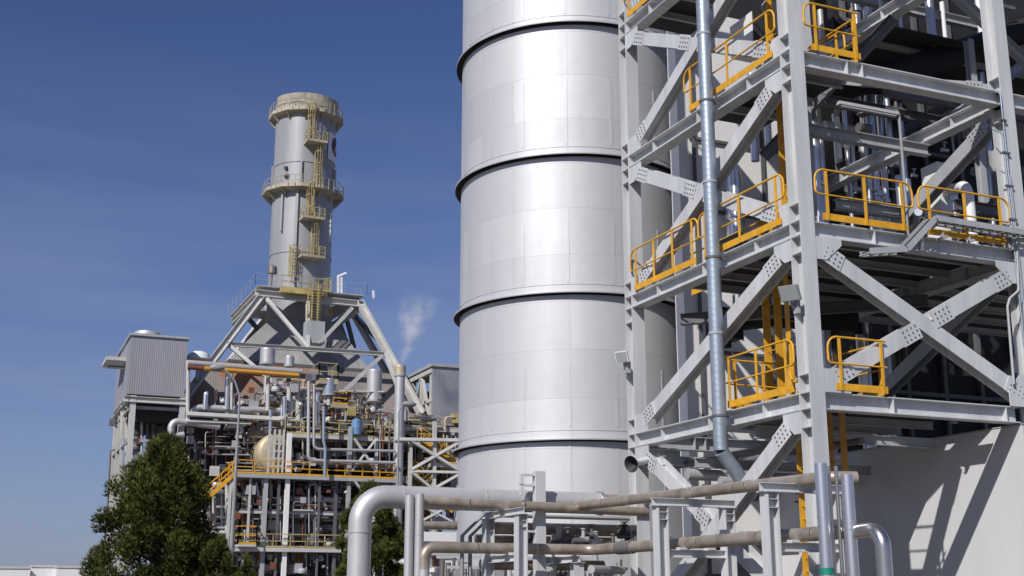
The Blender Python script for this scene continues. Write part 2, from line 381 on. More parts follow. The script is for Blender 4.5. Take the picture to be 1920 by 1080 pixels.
# ---- yellow ladders
def ladder(label, x, y, z0, z1, w=.46, axis='x', cage=False, m='yellow', group='yellow ladders of the near frame', sd=.13, st=.022, rung=.27):
    t = thing('ladder', label, 'ladder', (x, y, z0), group); a = V((1, 0, 0)) if axis == 'x' else V((0, 1, 0)); b = V((0, 1, 0)) if axis == 'x' else V((1, 0, 0))
    for s in (-1, 1):
        q = MB(); c = V((x, y, 0))+a*(s*w/2); q.prism([(-st/2, -sd/2), (st/2, -sd/2), (st/2, sd/2), (-st/2, sd/2)], c+V((0, 0, z0)), c+V((0, 0, z1)), b); ob('stringer', q, m, t)
    z = z0+.15
    while z < z1:
        q = MB(); c = V((x, y, z)); q.tube([c-a*(w/2), c+a*(w/2)], .012, 6); z += rung; ob('rung', q, m, t)
    if cage:
        q = MB(); z = z0+2.2
        while z < z1+.05:
            q.tube([V((x, y, z))+a*(w*.5*math.cos(k))*1.3-b*(math.sin(k)*w*1.2) for k in [math.pi*i/8 for i in range(9)]], .016, 6); z += .9
        for i in (1, 3, 5, 7):
            k = math.pi*i/8; c = V((x, y, 0))+a*(w*.5*math.cos(k))*1.3-b*(math.sin(k)*w*1.2)
            q.tube([c+V((0, 0, z0+2.2)), c+V((0, 0, z1))], .014, 6)
        ob('safety_cage', q, m, t)
    return t
ladder('yellow ladder below the lowest platform, seen behind the brown pipes', 16.02, 21.6, .4, 5.7, axis='y', w=.46, sd=.14)
ladder('left yellow ladder rising from the lowest platform behind the galvanized duct', 16.55, 23.3, 5.7, 10.4, axis='y', sd=.2)
ladder('middle yellow ladder rising from the lowest platform behind its guard rail', 16.7, 22.6, 5.7, 9.9, axis='x', sd=.16)
ladder('yellow ladder between middle and upper platforms beside the corner column', 16.25, 21.9, 9.3, 14.2, axis='y', sd=.2)
ladder('yellow ladder above the upper platform, mostly hidden behind the corner column', 16.6, 22.6, 13.1, 17.9, axis='y', sd=.16)
ladder('rusty yellow ladder under the lower front platform, in shade beside the corner column', 17.0, 21.8, 2.2, 5.6, axis='y', sd=.16, m='orange')
gt = thing('ladder_gate', 'yellow swing gate of flat plates behind the lower left guard rail', 'gate', (15.9, 21.3, 5.7))
for k, y in enumerate((21.1, 21.35, 21.75)):
    q = MB(); q.bar((15.9, y, 5.72), (15.9, y, 7.0+.1*(k == 1)), .03, .2 if k != 2 else .12, up=(0, 1, 0)); ob('gate_plate', q, 'yellow', gt)
q = MB(); q.tube(fillet([(15.86, 21.0, 6.3), (15.6, 21.3, 6.0), (15.86, 21.8, 6.4)], .3, 6), .03, 8); ob('gate_hoop', q, 'yellow', gt)

# ---- galvanized duct
t = thing('spiral_duct', 'galvanized spiral duct running down the left face of the steel frame', 'duct', (14.72, 22.9, 3.9))
q = MB(); px = onX(1352, 845, 14.72); cxy = (14.72, px.y)
zb = px.z; q.tube([(14.72, px.y, zb), (14.72, px.y, 20.6)], .158, 24, caps=False); d0 = ob('duct_pipe', q, 'galv', t, origin=(14.72, px.y, zb))
q = MB(); e = onX(1392, 905, 15.25); q.tube([(14.72, px.y, zb-.01), V((14.72, px.y, zb))*.35+e*.65+V((0, 0, .05)), e], .158, 24); q.v = q.v
ob('duct_elbow', q, 'galv', t, origin=(14.72, px.y, zb-.3))
q = MB()
for z in (7.35, 10.9, 14.6, 18.2): q.lathe((14.72, px.y, z), [(.16, -.03), (.172, -.03), (.172, .03), (.16, .03)], 24)
ob('duct_joint', q, 'steel_grey', t)
for z in (5.5, 9.1, 12.9, 16.8):
    q = MB(); q.bar((14.86, px.y, z), (15.05, px.y, z), .05); q.lathe((14.72, px.y, z), [(.16, -.025), (.18, -.025), (.18, .025), (.16, .025)], 20); ob('duct_bracket', q, 'steel_dark', t)

# ---- floodlights, horn, fixture, cable tray, conduits
def flood(label, p, aim, size=.36, group='floodlights on the frame columns', col='lamp_body'):
    t = thing('floodlight', label, 'floodlight', p, group); p = V(p); a = V(aim).normalized(); s = V((0, 0, 1)).cross(a).normalized(); u = a.cross(s)
    q = MB(); pr = []
    for (k, e) in ((0, .35), (.10, .5), (.24, .5)):
        pr.append([p+a*(size*k)+s*(size*e*x)+u*(size*e*.8*y) for x, y in ((-1, -1), (1, -1), (1, 1), (-1, 1))])
    vs = [v for g in pr for v in g]; fs = [[3, 2, 1, 0]]
    for g in (0, 4): fs += [[g+i, g+(i+1) % 4, g+4+(i+1) % 4, g+4+i] for i in range(4)]
    fs.append([8, 9, 10, 11]); q.add(vs, fs); ob('housing', q, col, t)
    q = MB(); f = p+a*(size*.245); q.plate([f+s*(size*.44*x)+u*(size*.34*y) for x, y in ((-1, -1), (1, -1), (1, 1), (-1, 1))], a, .008); ob('glass', q, 'lamp_glass', t)
    return t, s, u
t, s, u = flood('grey floodlight tilted downward on the corner column under middle platform', onX(1483, 548, 14.86), (-.75, -.45, -.5), .42)
q = MB(); c = onX(1483, 548, 14.86); q.tube(fillet([c+V((.05, .1, -.18)), c+V((.12, .1, -.3)), c+V((.22, .05, -.3))], .06, 4), .03, 8); q.box(tuple(c+V((.14, -.02, -.42))), tuple(c+V((.2, .14, -.16)))); ob('bracket', q, 'steel_grey', t)
c = onX(1168, 668, 14.8)
t, s, u = flood('small white floodlight on the far left column in front of the silver stack', c, (-.8, -.5, -.35), .36, col='white')
q = MB(); q.tube([c+V((.02, .02, -.05)), c+V((.1, .08, -.3)), c+V((.25, .1, -.3))], .03, 8); q.box(tuple(c+V((.1, 0, -.42))), tuple(c+V((.22, .16, -.12)))); ob('bracket', q, 'steel_grey', t)
c = onX(1200, 866, 14.8); ax = V((-.85, -.35, -.22)).normalized()
t = thing('horn_loudspeaker', 'white horn loudspeaker on far left column below the lowest beam', 'loudspeaker', c)
q = MB(); q.tube([c+ax*k for k in (-.05, .12, .2, .34, .36)], [.085, .085, .10, .2, .21], 20, caps=False); q.tube([c+ax*k for k in (.36, .34, .2, .12)], [.205, .19, .09, .03], 20, caps=False, mi=1); ob('horn_bell', q, ['white_wall', 'black_rubber'], t)
q = MB(); q.tube([c-ax*.05, c-ax*.26], .09, 16); ob('driver', q, 'white_wall', t)
q = MB(); q.bar(c-ax*.1+V((0, 0, -.08)), c+V((.28, .25, -.08)), .05, .05); ob('bracket', q, 'steel_grey', t)
# fluorescent fixture on a swan-neck pole
t = thing('pole_light', 'fluorescent lamp on a curved grey pole standing on the middle front platform', 'lamp', (17.85, 20.35, 9.3))
pa = onY(1703, 430, 20.4); pb = onY(1686, 240, 20.4); pc = onY(1681, 206, 20.4); pd = onY(1662, 204, 20.4)
q = MB(); q.tube(fillet([V((pa.x, 20.4, 9.3)), V((pa.x, 20.4, pc.z)), V((pd.x-.02, 20.4, pc.z+.02))], .16, 6), .036, 10); ob('pole', q, 'lamp_body', t)
e0 = onY(1572, 207, 20.4); e1 = onY(1682, 217, 20.4); e0.z = e1.z = pc.z-.10
q = MB(); q.bar(e0, e1, .13, .07); ob('housing', q, 'cream_steel', t)
q = MB(); q.bar(e0+V((.06, 0, -.06)), e1+V((-.06, 0, -.06)), .10, .05); ob('diffuser', q, 'lamp_glass', t)
# cable tray
tr = [onY(1622, 474, 19.86), onY(1692, 470, 19.86), onY(1746, 412, 19.86), onY(1990, 452, 19.86)]
for p in tr: p.y = 19.86
t = thing('cable_tray', 'dark grey perforated cable tray bent along the middle front platform edge', 'cable tray', tr[0])
q = MB()
for a, b in zip(tr[:-1], tr[1:]):
    for off in (-.16, .16): q.bar(a+V((0, off, 0)), b+V((0, off, 0)), .016, .13)
    n = max(2, int((b-a).length/.24))
    for k in range(n+1):
        c = a.lerp(b, k/n); q.bar(c+V((0, -.16, -.03)), c+V((0, .16, -.03)), .05, .025)
ob('tray_rail', q, 'steel_grey', t)
q = MB()
for j in range(5): q.tube([p+V((0, -.1+.05*j, .0+.015*(j % 2))) for p in tr], .017, 6)
ob('tray_cable', q, 'black_rubber', t)
for k, p in enumerate((onY(1768, 450, 19.86), onY(1818, 455, 19.86))):
    q = MB(); q.bar(V((p.x, 19.72, 9.22)), V((p.x, 20.05, 9.22)), .05, .05); q.bar(V((p.x, 19.86, 9.2)), V((p.x, 19.86, 9.35)), .05, .05); ob('tray_bracket', q, 'steel_grey', t)
t = thing('conduit', 'thin grey conduits clipped down the right-hand column beside the cable tray', 'conduit', (20.75, 19.97, 9.3))
for k, (x, za, zb2) in enumerate(((20.86, 8.0, 13.0), (20.80, 7.0, 12.0), (20.90, 7.5, 11.0))):
    q = MB(); q.tube(fillet([(x, 19.96, za), (x, 19.96, zb2), (x-.16, 20.1, zb2+.14)], .1, 5), .022, 8); ob('conduit_pipe', q, 'galv' if k < 2 else 'steel_grey', t)
q = MB()
a = onY(1908, 490, 19.95); q.tube(fillet([onY(1905, 425, 19.95), onY(1910, 545, 19.95), onY(1893, 560, 19.95), onY(1889, 575, 19.95), onY(1901, 720, 19.95)], .12, 5), .03, 8); ob('conduit_pipe', q, 'steel_grey', t)
q = MB()
for z in (9.9, 10.7, 11.5, 12.3): q.box((20.74, 19.93, z), (20.95, 19.99, z+.05))
ob('conduit_clip', q, 'steel_dark', t)

# ---- equipment inside the frame
def simple(name, label, cat, mb, m, group=None, kind=None): return tag(ob(name, mb, m), label, cat, group, kind)
t = thing('shade_casing', 'large casing coloured near-black for the shade inside the steel frame', 'casing', (28, 28, 5.3))
q = MB(); q.box((22.9, 28.2, 5.29), (42, 36, 26)); q.box((24.3, 30.4, 0), (27.2, 31.2, 26)); ob('shade_casing_body', q, 'black_duct_and_shade', t)  # blocks behind the bays, their shade put into the near-black colour
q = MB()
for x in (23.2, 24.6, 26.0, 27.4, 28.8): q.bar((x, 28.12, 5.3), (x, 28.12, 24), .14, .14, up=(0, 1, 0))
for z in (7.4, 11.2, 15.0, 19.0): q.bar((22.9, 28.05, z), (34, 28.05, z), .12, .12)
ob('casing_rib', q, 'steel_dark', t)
t = thing('white_enclosure', 'white clad enclosure behind the frame, lit between the bracing and the silver stack', 'building', (21, 31, 0))
q = MB(); q.box((17.85, 29.32, 0), (23.0, 29.8, 19)); ob('wall', q, 'white_clad', t)
q = MB()
for z in (2.2, 4.6, 6.3, 8.4, 10.6, 12.6, 14.8): q.box((18.2, 29.23, z-.045), (22.98, 29.30, z+.045))
for x in (18.3, 20.7, 22.4): q.box((x-.06, 29.20, .2), (x+.06, 29.225, 19))
ob('rail', q, 'steel_dark', t)
# risers: bright metal pipes behind the front bays
bank = thing('riser_bank', 'bank of bright vertical metal pipes in the shaded bays of the steel frame', 'pipe', (22.5, 26.6, 9.3))
for x, y, z0, z1, r in ((20.0, 25.8, 10.2, 12.6, .1), (20.4, 26.3, 11.4, 14, .16), (20.85, 26.6, 9.4, 14.2, .09), (21.6, 26.4, 9.4, 15.8, .07), (22.1, 26.2, 9.4, 15.6, .06), (22.75, 26.7, 9.4, 16.2, .15), (23.2, 26.8, 9.4, 16, .1), (23.7, 26.5, 9.4, 15.7, .08),
                       (21.6, 24.4, 9.4, 12.5, .1), (22.2, 24.8, 9.4, 12.6, .12), (22.6, 24.5, 9.4, 12.6, .07), (23.1, 24.9, 9.4, 12.4, .13), (23.5, 24.6, 9.4, 12.4, .06), (24.2, 25.2, 9.4, 12.6, .12),
                       (20.4, 26.9, 5.8, 8.8, .08), (20.9, 27, 5.8, 8.8, .1), (22.3, 27.3, 5.4, 8.8, .1), (22.7, 27.5, 5.4, 8.8, .08), (23.3, 27.4, 5.4, 8.8, .12), (18.9, 27, 13.4, 16, .12), (19.3, 26.9, 13.5, 16.3, .1), (22.6, 26.8, 17.2, 20, .14), (23.1, 26.8, 17.2, 20, .09), (17.5, 26.0, 10, 12.7, .13), (22.0, 23.4, 9.4, 12.2, .09)):
    q = MB(); q.tube([(x, y, z0), (x, y, z1)], r, 16); q.lathe((x, y, (z0+z1)/2), [(r, -.05), (r*1.4, -.05), (r*1.4, .05), (r, .05)], 16); ob('riser', q, 'clad_bright', bank)
g_ = random.Random(3)
b2 = thing('riser_group', 'second deeper group of slim bright pipes and flanges behind the front bays', 'pipe', (24, 27.5, 9.3))
for k in range(38):
    x = g_.uniform(20.6, 27.5); y = g_.uniform(24.8, 27.9); lo = g_.choice((9.4, 9.4, 12.0, 13.4, 16.8)); z0 = lo+g_.uniform(0, .6); z1 = z0+g_.uniform(1.2, 3.0); r = g_.choice((.04, .05, .07, .09, .13))
    q = MB()
    if g_.random() < .3: q.tube(fillet([(x, y, z0), (x, y, z1), (x+g_.choice((-1, 1))*g_.uniform(.5, 1.4), y, z1)], r*2, 5), r, 12)
    else: q.tube([(x, y, z0), (x, y, z1)], r, 12)
    ob('riser', q, g_.choice(['clad_bright', 'clad_bright', 'stainless', 'clad', 'white']), b2)
for k in range(22):
    x = g_.uniform(20.8, 26.5); y = g_.uniform(24.5, 27.5); z = g_.choice((9.6, 10.4, 12.2, 13.6, 14.6, 17.3))+g_.uniform(-.2, .4); w = g_.uniform(.08, .2)
    q = MB(); q.tube([(x-w, y, z), (x+w, y, z)], w*.7, 12); q.tube([(x, y, z), (x, y, z+w*2)], w*.25, 8); q.lathe((x, y, z+w*2), [(.02, 0), (w*.9, 0), (w*.9, .03), (.02, .03)], 12); ob('valve', q, g_.choice(['clad_bright', 'steel_grey', 'pipe_dark', 'stainless']), b2)
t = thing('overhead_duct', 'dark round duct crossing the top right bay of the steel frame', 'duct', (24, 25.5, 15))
q = MB(); q.tube(fillet([(19.8, 27.6, 15.4), (22.6, 25.4, 16.0), (28.5, 25.2, 18.6)], 1.0, 8), .38, 20); ob('duct_pipe', q, 'black_duct_and_shade', t)
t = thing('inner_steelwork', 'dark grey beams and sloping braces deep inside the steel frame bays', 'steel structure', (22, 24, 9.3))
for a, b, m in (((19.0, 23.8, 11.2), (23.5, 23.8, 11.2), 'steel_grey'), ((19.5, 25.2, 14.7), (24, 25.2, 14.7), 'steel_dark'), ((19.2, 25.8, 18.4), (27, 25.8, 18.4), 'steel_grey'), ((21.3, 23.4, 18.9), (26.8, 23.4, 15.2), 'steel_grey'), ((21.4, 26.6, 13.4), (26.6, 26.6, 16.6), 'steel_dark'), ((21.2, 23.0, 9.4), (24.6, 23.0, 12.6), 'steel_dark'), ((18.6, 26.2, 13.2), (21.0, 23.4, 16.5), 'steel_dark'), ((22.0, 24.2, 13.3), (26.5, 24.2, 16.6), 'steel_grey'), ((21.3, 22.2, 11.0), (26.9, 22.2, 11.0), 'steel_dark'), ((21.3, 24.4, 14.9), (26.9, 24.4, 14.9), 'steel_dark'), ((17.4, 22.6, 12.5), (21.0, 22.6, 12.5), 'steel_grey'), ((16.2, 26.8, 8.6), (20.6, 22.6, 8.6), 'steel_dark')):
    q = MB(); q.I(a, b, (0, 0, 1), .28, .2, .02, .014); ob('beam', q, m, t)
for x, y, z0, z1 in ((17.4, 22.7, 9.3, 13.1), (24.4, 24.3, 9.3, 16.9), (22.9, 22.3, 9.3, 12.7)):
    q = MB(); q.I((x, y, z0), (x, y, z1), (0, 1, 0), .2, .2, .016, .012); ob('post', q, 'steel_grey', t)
t = thing('bright_vessel', 'shiny upright metal vessel behind the left bracing beside the yellow ladder', 'tank', (19.45, 28.98, 9.3))
q = MB(); q.lathe((19.45, 28.98, 0), [(.02, 10.6), (.22, 10.72), (.27, 10.95), (.27, 13.6), (.22, 13.85), (.02, 13.95)], 28); ob('vessel_body', q, 'clad_bright', t)
q = MB(); q.lathe((19.45, 28.98, 0), [(.272, 12.2), (.30, 12.2), (.30, 12.3), (.272, 12.3)], 28); ob('vessel_band', q, 'steel_grey', t)
for x in (19.3, 19.6): q = MB(); q.tube([(x, 28.98, 9.3), (x, 28.98, 10.9)], .04, 8); ob('vessel_leg', q, 'steel_grey', t)
for lab, (x, y), sx, h, m in (('white equipment box on middle platform behind the long front guard rail', (18.3, 22.6), .5, .7, 'white'), ('grey pump block on middle platform behind the front guard rail, left of the pole light', (17.0, 21.8), .6, .5, 'clad'), ('dark blue motor on middle platform right of the pole light', (19.4, 22.4), .5, .55, 'blue_grey')):
    t = thing('equipment_box', lab, 'machinery', (x, y, 9.3)); q = MB(); q.box((x-sx/2, y-.3, 9.36), (x+sx/2, y+.3, 9.3+h)); ob('box_body', q, m, t)
    q = MB(); q.tube([(x-.1, y, 9.3+h), (x-.1, y, 9.55+h)], .07, 10); q.tube([(x+.1, y-.31, 9.6), (x+.1, y-.45, 9.6)], .08, 10); ob('box_fitting', q, 'clad_bright', t)
    q = MB(); q.box((x-sx/2-.05, y-.34, 9.305), (x+sx/2+.05, y+.34, 9.359)); ob('plinth', q, 'steel_dark', t)
t = thing('white_duct', 'white rounded duct and box beside right-hand column on the middle platform', 'duct', (21.2, 22, 9.3))
q = MB(); q.tube(fillet([(21.2, 21.6, 9.3), (21.2, 21.6, 11.3), (21.7, 22.8, 11.6)], .4, 8), .14, 16); ob('duct_pipe', q, 'white', t)
q = MB(); q.box((21.55, 22.9, 9.3), (21.8, 23.5, 12.4)); ob('duct_box', q, 'white', t)
q = MB(); q.tube([(20.9, 23, 11.0), (22, 24.5, 11.0)], .1, 12); ob('duct_spigot', q, 'clad_bright', t)
t = thing('white_cabinet', 'white equipment box with black side behind upper left guard rail', 'cabinet', onX(1400, 60, 16.9))
c = onX(1402, 62, 17.0); q = MB(); q.box((c.x-.2, c.y-.5, c.z-.55), (c.x+.4, c.y+.5, c.z+.35)); ob('cabinet_body', q, 'white', t)
q = MB(); q.box((c.x-.19, c.y-.56, c.z-.54), (c.x+.39, c.y-.505, c.z+.34)); ob('cabinet_side', q, 'black_rubber', t)
c = onX(1290, 460, 16.3)
t = thing('motor_cabinet', 'dark equipment box on middle left platform beside the galvanized duct', 'cabinet', (c.x, c.y, 9.3))
q = MB(); q.box((16.0, 23.7, 9.31), (16.5, 24.6, 10.1)); ob('cabinet_body', q, 'steel_dark', t)
q = MB(); q.box((15.96, 23.8, 9.4), (15.995, 24.5, 10.0)); ob('cabinet_door', q, 'pipe_dark', t)
# dark duct hanging under the middle deck
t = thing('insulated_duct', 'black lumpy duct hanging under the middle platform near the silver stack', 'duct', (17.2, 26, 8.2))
q = MB(); q.tube(fillet([(17.6, 27.2, 8.75), (18.2, 25.9, 8.7), (20.6, 25.4, 8.7)], .8, 6), .32, 14); ob('duct_pipe', q, 'black_duct_and_shade', t)
q = MB(); q.box((17.0, 26.2, 8.1), (17.7, 26.9, 8.9)); q.tube([(17.4, 26.5, 8.1), (17.4, 26.5, 7.9)], .1, 10); ob('duct_box', q, 'black_duct_and_shade', t)
# crossbeams seen below the lowest platform
t = thing('pipe_gallery', 'grey beams and valves hanging beneath the lowest platform', 'pipework', (17, 24, 4))
for (a, b, r, m) in (((15.5, 25.6, 4.5), (20.4, 25.6, 4.5), .14, 'clad'), ((16.0, 22.4, 4.85), (16.0, 27, 4.85), .09, 'pipe_dark'), ((17.2, 21.2, 4.9), (17.2, 27, 4.9), .07, 'pipe_dark'), ((15.4, 24, 4.2), (18.6, 24, 4.2), .11, 'clad')):
    q = MB(); q.tube([a, b], r, 12); ob('pipe', q, m, t)
for (x, y, z) in ((16.0, 24.4, 4.45), (17.2, 25.2, 4.5), (16.4, 24, 3.8), (17.6, 24, 3.8)):
    q = MB(); q.tube([(x, y, z+.3), (x, y, z)], .05, 8); q.lathe((x, y, z), [(.02, -.02), (.16, -.02), (.16, .02), (.02, .02)], 14); q.box((x-.1, y-.1, z+.18), (x+.1, y+.1, z+.36)); ob('valve', q, 'steel_dark', t)
for (y, z, m) in ((24.9, 4.7, 'steel_grey'), (26.4, 4.9, 'steel_paint'), (22.4, 5.1, 'steel_grey')):
    q = MB(); q.I((15.3, y, z), (20.4, y, z), (0, 0, 1), .22, .16, .014, .01); ob('hanger_beam', q, m, t)

# ---- white concrete wall under the frame
t = thing('white_wall', 'large white concrete wall below the steel frame with diagonal shadows', 'wall', (26, 30, 0))
q = MB(); q.box((20.57, 20.02, 0), (60, 48, 5.27)); ob('wall_body', q, 'white_wall', t)
q = MB(); q.box((20.555, 20.0, 5.275), (60, 48, 5.30)); ob('coping', q, 'steel_grey', t)

# ================================================================== SILVER STACK
sc = V((17.12, 35.04, 0)); RS = 3.677
silo = thing('silver_stack', 'huge silver ribbed exhaust stack at the centre, beside the steel frame', 'stack', sc)
rings = [6.03, 10.37, 14.70, 19.07, 23.4]
q = MB(); prof = [(RS, .0)]
q.lathe(sc, [(RS, 0), (RS, 27)], 128); q.lathe(sc, [(RS, 27), (.01, 27.02)], 64); ob('shell', q, 'silo_metal', silo)
for z in rings:
    q = MB(); q.lathe(sc, [(RS+.185, z+.03), (RS+.20, z-.03), (RS+.205, z), (RS+.20, z+.03), (RS+.002, z+.034)], 128); g_ = ob('flange_ring', q, 'silo_rim', silo)
    q = MB(); q.lathe(sc, [(RS+.004, z+.26), (RS+.012, z+.262), (RS+.012, z+.285), (RS+.004, z+.287)], 128); ob('lap_band', q, 'silo_metal', silo)
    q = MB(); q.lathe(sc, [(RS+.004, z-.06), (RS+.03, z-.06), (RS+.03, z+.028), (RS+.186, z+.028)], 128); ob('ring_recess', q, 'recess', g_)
for az in (-158, -139.5, -118, -96, -70, -52):
    a = R(az); n_ = V((math.cos(a), math.sin(a), 0))
    for z0_, z1_ in ((.2, 5.9), (6.4, 8.2), (10.7, 12.6), (15.05, 17.2), (19.4, 21.2), (23.7, 26.8)):
        q = MB(); q.prism([(-.04, 0), (.04, 0), (.04, .01), (-.04, .01)], sc+n_*RS+V((0, 0, z0_)), sc+n_*RS+V((0, 0, z1_)), n_); ob('seam_strip', q, 'silo_metal', silo)

# ================================================================== FOREGROUND PIPES
def pipe(name, label, pts, r, m, rad=None, group=None, joints=(), n=20, flange=None):
    t = thing(name, label, 'pipe', pts[0], group)
    q = MB(); q.tube(fillet(pts, rad or r*1.6, 12) if len(pts) > 2 else pts, r, n); ob('pipe_run', q, m, t)
    if joints:
        for p, d in joints:
            q = MB(); p = V(p); d = V(d).normalized(); q.tube([p-d*.02, p+d*.02], r*1.05, n); ob('joint_band', q, flange or m, t)
    return t
X0 = 13.6
# big silver pipe
yb_ = 28.0; pA = atz(667, yb_, .05); pB = V((pA.x, yb_, 3.93)); pE = V((14.35, yb_, 3.93))
t = pipe('large_pipe', 'large silver pipe rising and bending right in front of the plant', [V((pA.x, yb_, 0)), pB, pE], .27, 'clad', rad=.62, n=28, joints=[((pA.x, yb_, 3.1), (0, 0, 1)), ((pA.x+1.0, yb_, 3.93), (1, 0, 0)), ((11.2, yb_, 3.93), (1, 0, 0))])
q = MB(); q.tube([(14.33, yb_, 3.93), (14.42, yb_, 3.93)], .30, 28); ob('end_flange', q, 'clad_bright', t)
q = MB(); q.tube([(14.42, yb_, 3.97), (14.8, yb_, 3.97), (15.05, yb_, 4.0)], [.2, .2, .12], 20); ob('reducer', q, 'stainless_tan', t)
# upper tan pipe: along the rack, then left
zU, zL = 3.78, 2.74
xv = atz(784, 27.2, 2).x
pipe('upper_pipe', 'upper tan stainless pipe turning left across the front of the silver stack', [V((xv, 27.2, zU+.02)), V((15.3, 27.25, zU-.08))], .115, 'stainless_tan', rad=.3, joints=[((10.5, 27.2, zU), (1, 0, 0)), ((11.9, 27.2, zU), (1, 0, 0)), ((13.6, 27.2, zU-.04), (1, 0, 0))], flange='stainless')
pipe('upper_pipe', 'upper tan stainless pipe running beside the steel frame with green joint tape', [V((X0-.2, 27.4, zU+.02)), V((X0, 22, zU-.02)), V((X0+.02, 17.75, zU-.09)), V((X0+.5, 17.6, zU-.09))], .115, 'stainless_tan', rad=.3, joints=[((X0, 20.2, zU-.05), (0, 1, 0)), ((X0, 22.2, zU), (0, 1, 0)), ((X0-.05, 24.0, zU), (0, 1, 0))], flange='stainless')
q = MB(); q.tube([(X0-.1, 25.35, zU+.01), (X0-.08, 24.95, zU+.01)], .118, 20); simple('green_tape', 'green tape band wrapped round the upper tan pipe near the silver stack', 'tape', q, 'green')
xw = atz(797, 26.9, 2).x
pipe('lower_pipe', 'lower tan stainless pipe with a small elbow at its left end', [V((xw-.03, 26.9, 2.25)), V((xw-.03, 26.9, zL)), V((X0, 26.9, zL)), V((X0, 17.3, zL))], .125, 'stainless_tan', rad=.32, joints=[((10.6, 26.9, zL), (1, 0, 0)), ((12.1, 26.9, zL), (1, 0, 0)), ((X0, 19.9, zL), (0, 1, 0)), ((X0, 22.0, zL), (0, 1, 0)), ((X0, 18.2, zL), (0, 1, 0))], flange='stainless')
lp = bpy.data.objects['lower_pipe']
q = MB(); q.tube([(xw-.03, 26.9, 0), (xw-.03, 26.9, 2.249)], .125, 20); ob('pipe_leg', q, 'clad', lp)
q = MB(); q.tube(fillet([(X0, 17.299, zL), (X0, 16.42, zL), (X0, 16.42, 0)], .3, 12), .127, 24); ob('pipe_elbow', q, 'stainless', lp)
for y_ in (23.4, 19.3): q = MB(); q.tube([(X0, y_, zL), (X0, y_-.05, zL)], .175, 20); q.tube([(X0, y_-.07, zL), (X0, y_-.12, zL)], .175, 20); ob('flange_pair', q, 'stainless', lp)
q = MB(); q.tube([(X0, 25.6, zL), (X0, 24.9, zL)], .15, 20); ob('sleeve', q, 'pipe_dark', lp)
# verticals at right
def vert(label, px, Y, ztop, r, m, back=None, group='bright vertical pipes right of the corner column'):
    p = atz(px, Y, 2.0); pts = [V((p.x, Y, 0)), V((p.x, Y, ztop))]
    if back: pts = pts+[V((p.x+back[0], Y+back[1], ztop+back[2]))]
    return pipe('vertical_pipe', label, pts, r, m, rad=r*1.2, group=group, joints=[((p.x, Y, ztop-.9), (0, 0, 1))], flange=m)
vv = vert('bright vertical pipe with green band, leftmost of the four by the white wall', 1551, 17.2, 3.86, .105, 'clad_bright')
p = atz(1551, 17.2, 2); q = MB(); q.tube([(p.x, 17.2, 2.02), (p.x, 17.2, 2.13)], .112, 20); ob('green_band', q, 'green', vv)
vert('thin vertical pipe beside the green banded pipe, second from left', 1566, 17.35, 3.84, .032, 'stainless')
vert('thin vertical pipe third from left among the four by white wall', 1580, 17.3, 3.84, .034, 'stainless')
vert('bright vertical pipe without band, rightmost of the four by white wall', 1600, 17.1, 3.68, .105, 'clad_bright')
# verticals at left
g2 = 'slim vertical pipes right of the large silver pipe'
vert('silver vertical pipe just left of the tan pipe start, rightmost of the slim four', 784, 26.95, 3.93, .10, 'clad', group=g2)
vert('silver vertical pipe just right of the large pipe, leftmost of the slim four', 765, 27.0, 3.9, .10, 'clad', group=g2)
vert('very thin brown vertical pipe between two silver verticals', 771, 27.15, 3.85, .03, 'stainless_tan', group=g2)
vert('thin pale vertical pipe between the two silver verticals', 776, 27.05, 3.88, .035, 'clad_bright', group=g2)
# pipe supports
def support(label, a, b, ztop, zlow=None, m='steel_paint', b_=.26, wd=None, shoes=()):
    a = V(a); b = V(b); t = thing('pipe_support', label, 'pipe support', a, 'white steel pipe supports')
    d = (b-a).normalized(); n = d.cross(V((0, 0, 1)))
    for p in (a, b):
        q = MB(); q.I(p, p+V((0, 0, ztop-.16)), wd or d, b_*.9, b_, .018, .012)
        q.plate([p+V((0, 0, ztop-.17))+d*x+n*y for x, y in ((-.16, -.16), (.16, -.16), (.16, .16), (-.16, .16))], (0, 0, 1), .012)
        for z in (ztop-.3, ztop-.45): q.plate([p+d*(x*b_*.42)+n*(b_*.06)+V((0, 0, z)) for x in (-1, 1)]+[p+d*(x*b_*.42)+n*(b_*.5)+V((0, 0, z)) for x in (1, -1)], (0, 0, 1), .014)
        ob('post', q, m, t)
    q = MB(); q.I(a-d*.2+V((0, 0, ztop-.08)), b+d*.2+V((0, 0, ztop-.08)), (0, 0, 1), .16, .16, .012, .009)
    ob('cap_beam', q, m, t)
    if zlow:
        for f in (.3, .72):
            c = a.lerp(b, f)+V((0, 0, zlow)); q = MB(); q.box(tuple(c-V((.09, .09, -.001))), tuple(c+V((.09, .09, .05)))); ob('pipe_shoe', q, m, t)
        q = MB(); q.I(a+d*.12+V((0, 0, zlow-.08)), b-d*.12+V((0, 0, zlow-.08)), (0, 0, 1), .16, .16, .012, .009); ob('lower_beam', q, m, t)
    return t
support('white pipe support in front of the silver stack, under both tan pipes', atz(977, 26.3, 0), V((atz(977, 26.3, 0).x, 28.3, 0)), zU-.13, zL-.14, wd=V((1, 0, 0)))
support('white pipe support under left face of frame, right of the horn loudspeaker', (12.98, 22.55, 0), (14.6, 22.55, 0), zU-.13, zL-.14)
support('white pipe support nearest the bright verticals by the corner column', (12.98, 18.65, 0), (14.55, 18.65, 0), zU-.13, zL-.14)
support('short white pipe support below the lower tan pipe at centre', atz(1084, 27.0, 0), V((atz(1084, 27, 0).x+.02, 28.6, 0)), zL-.14)
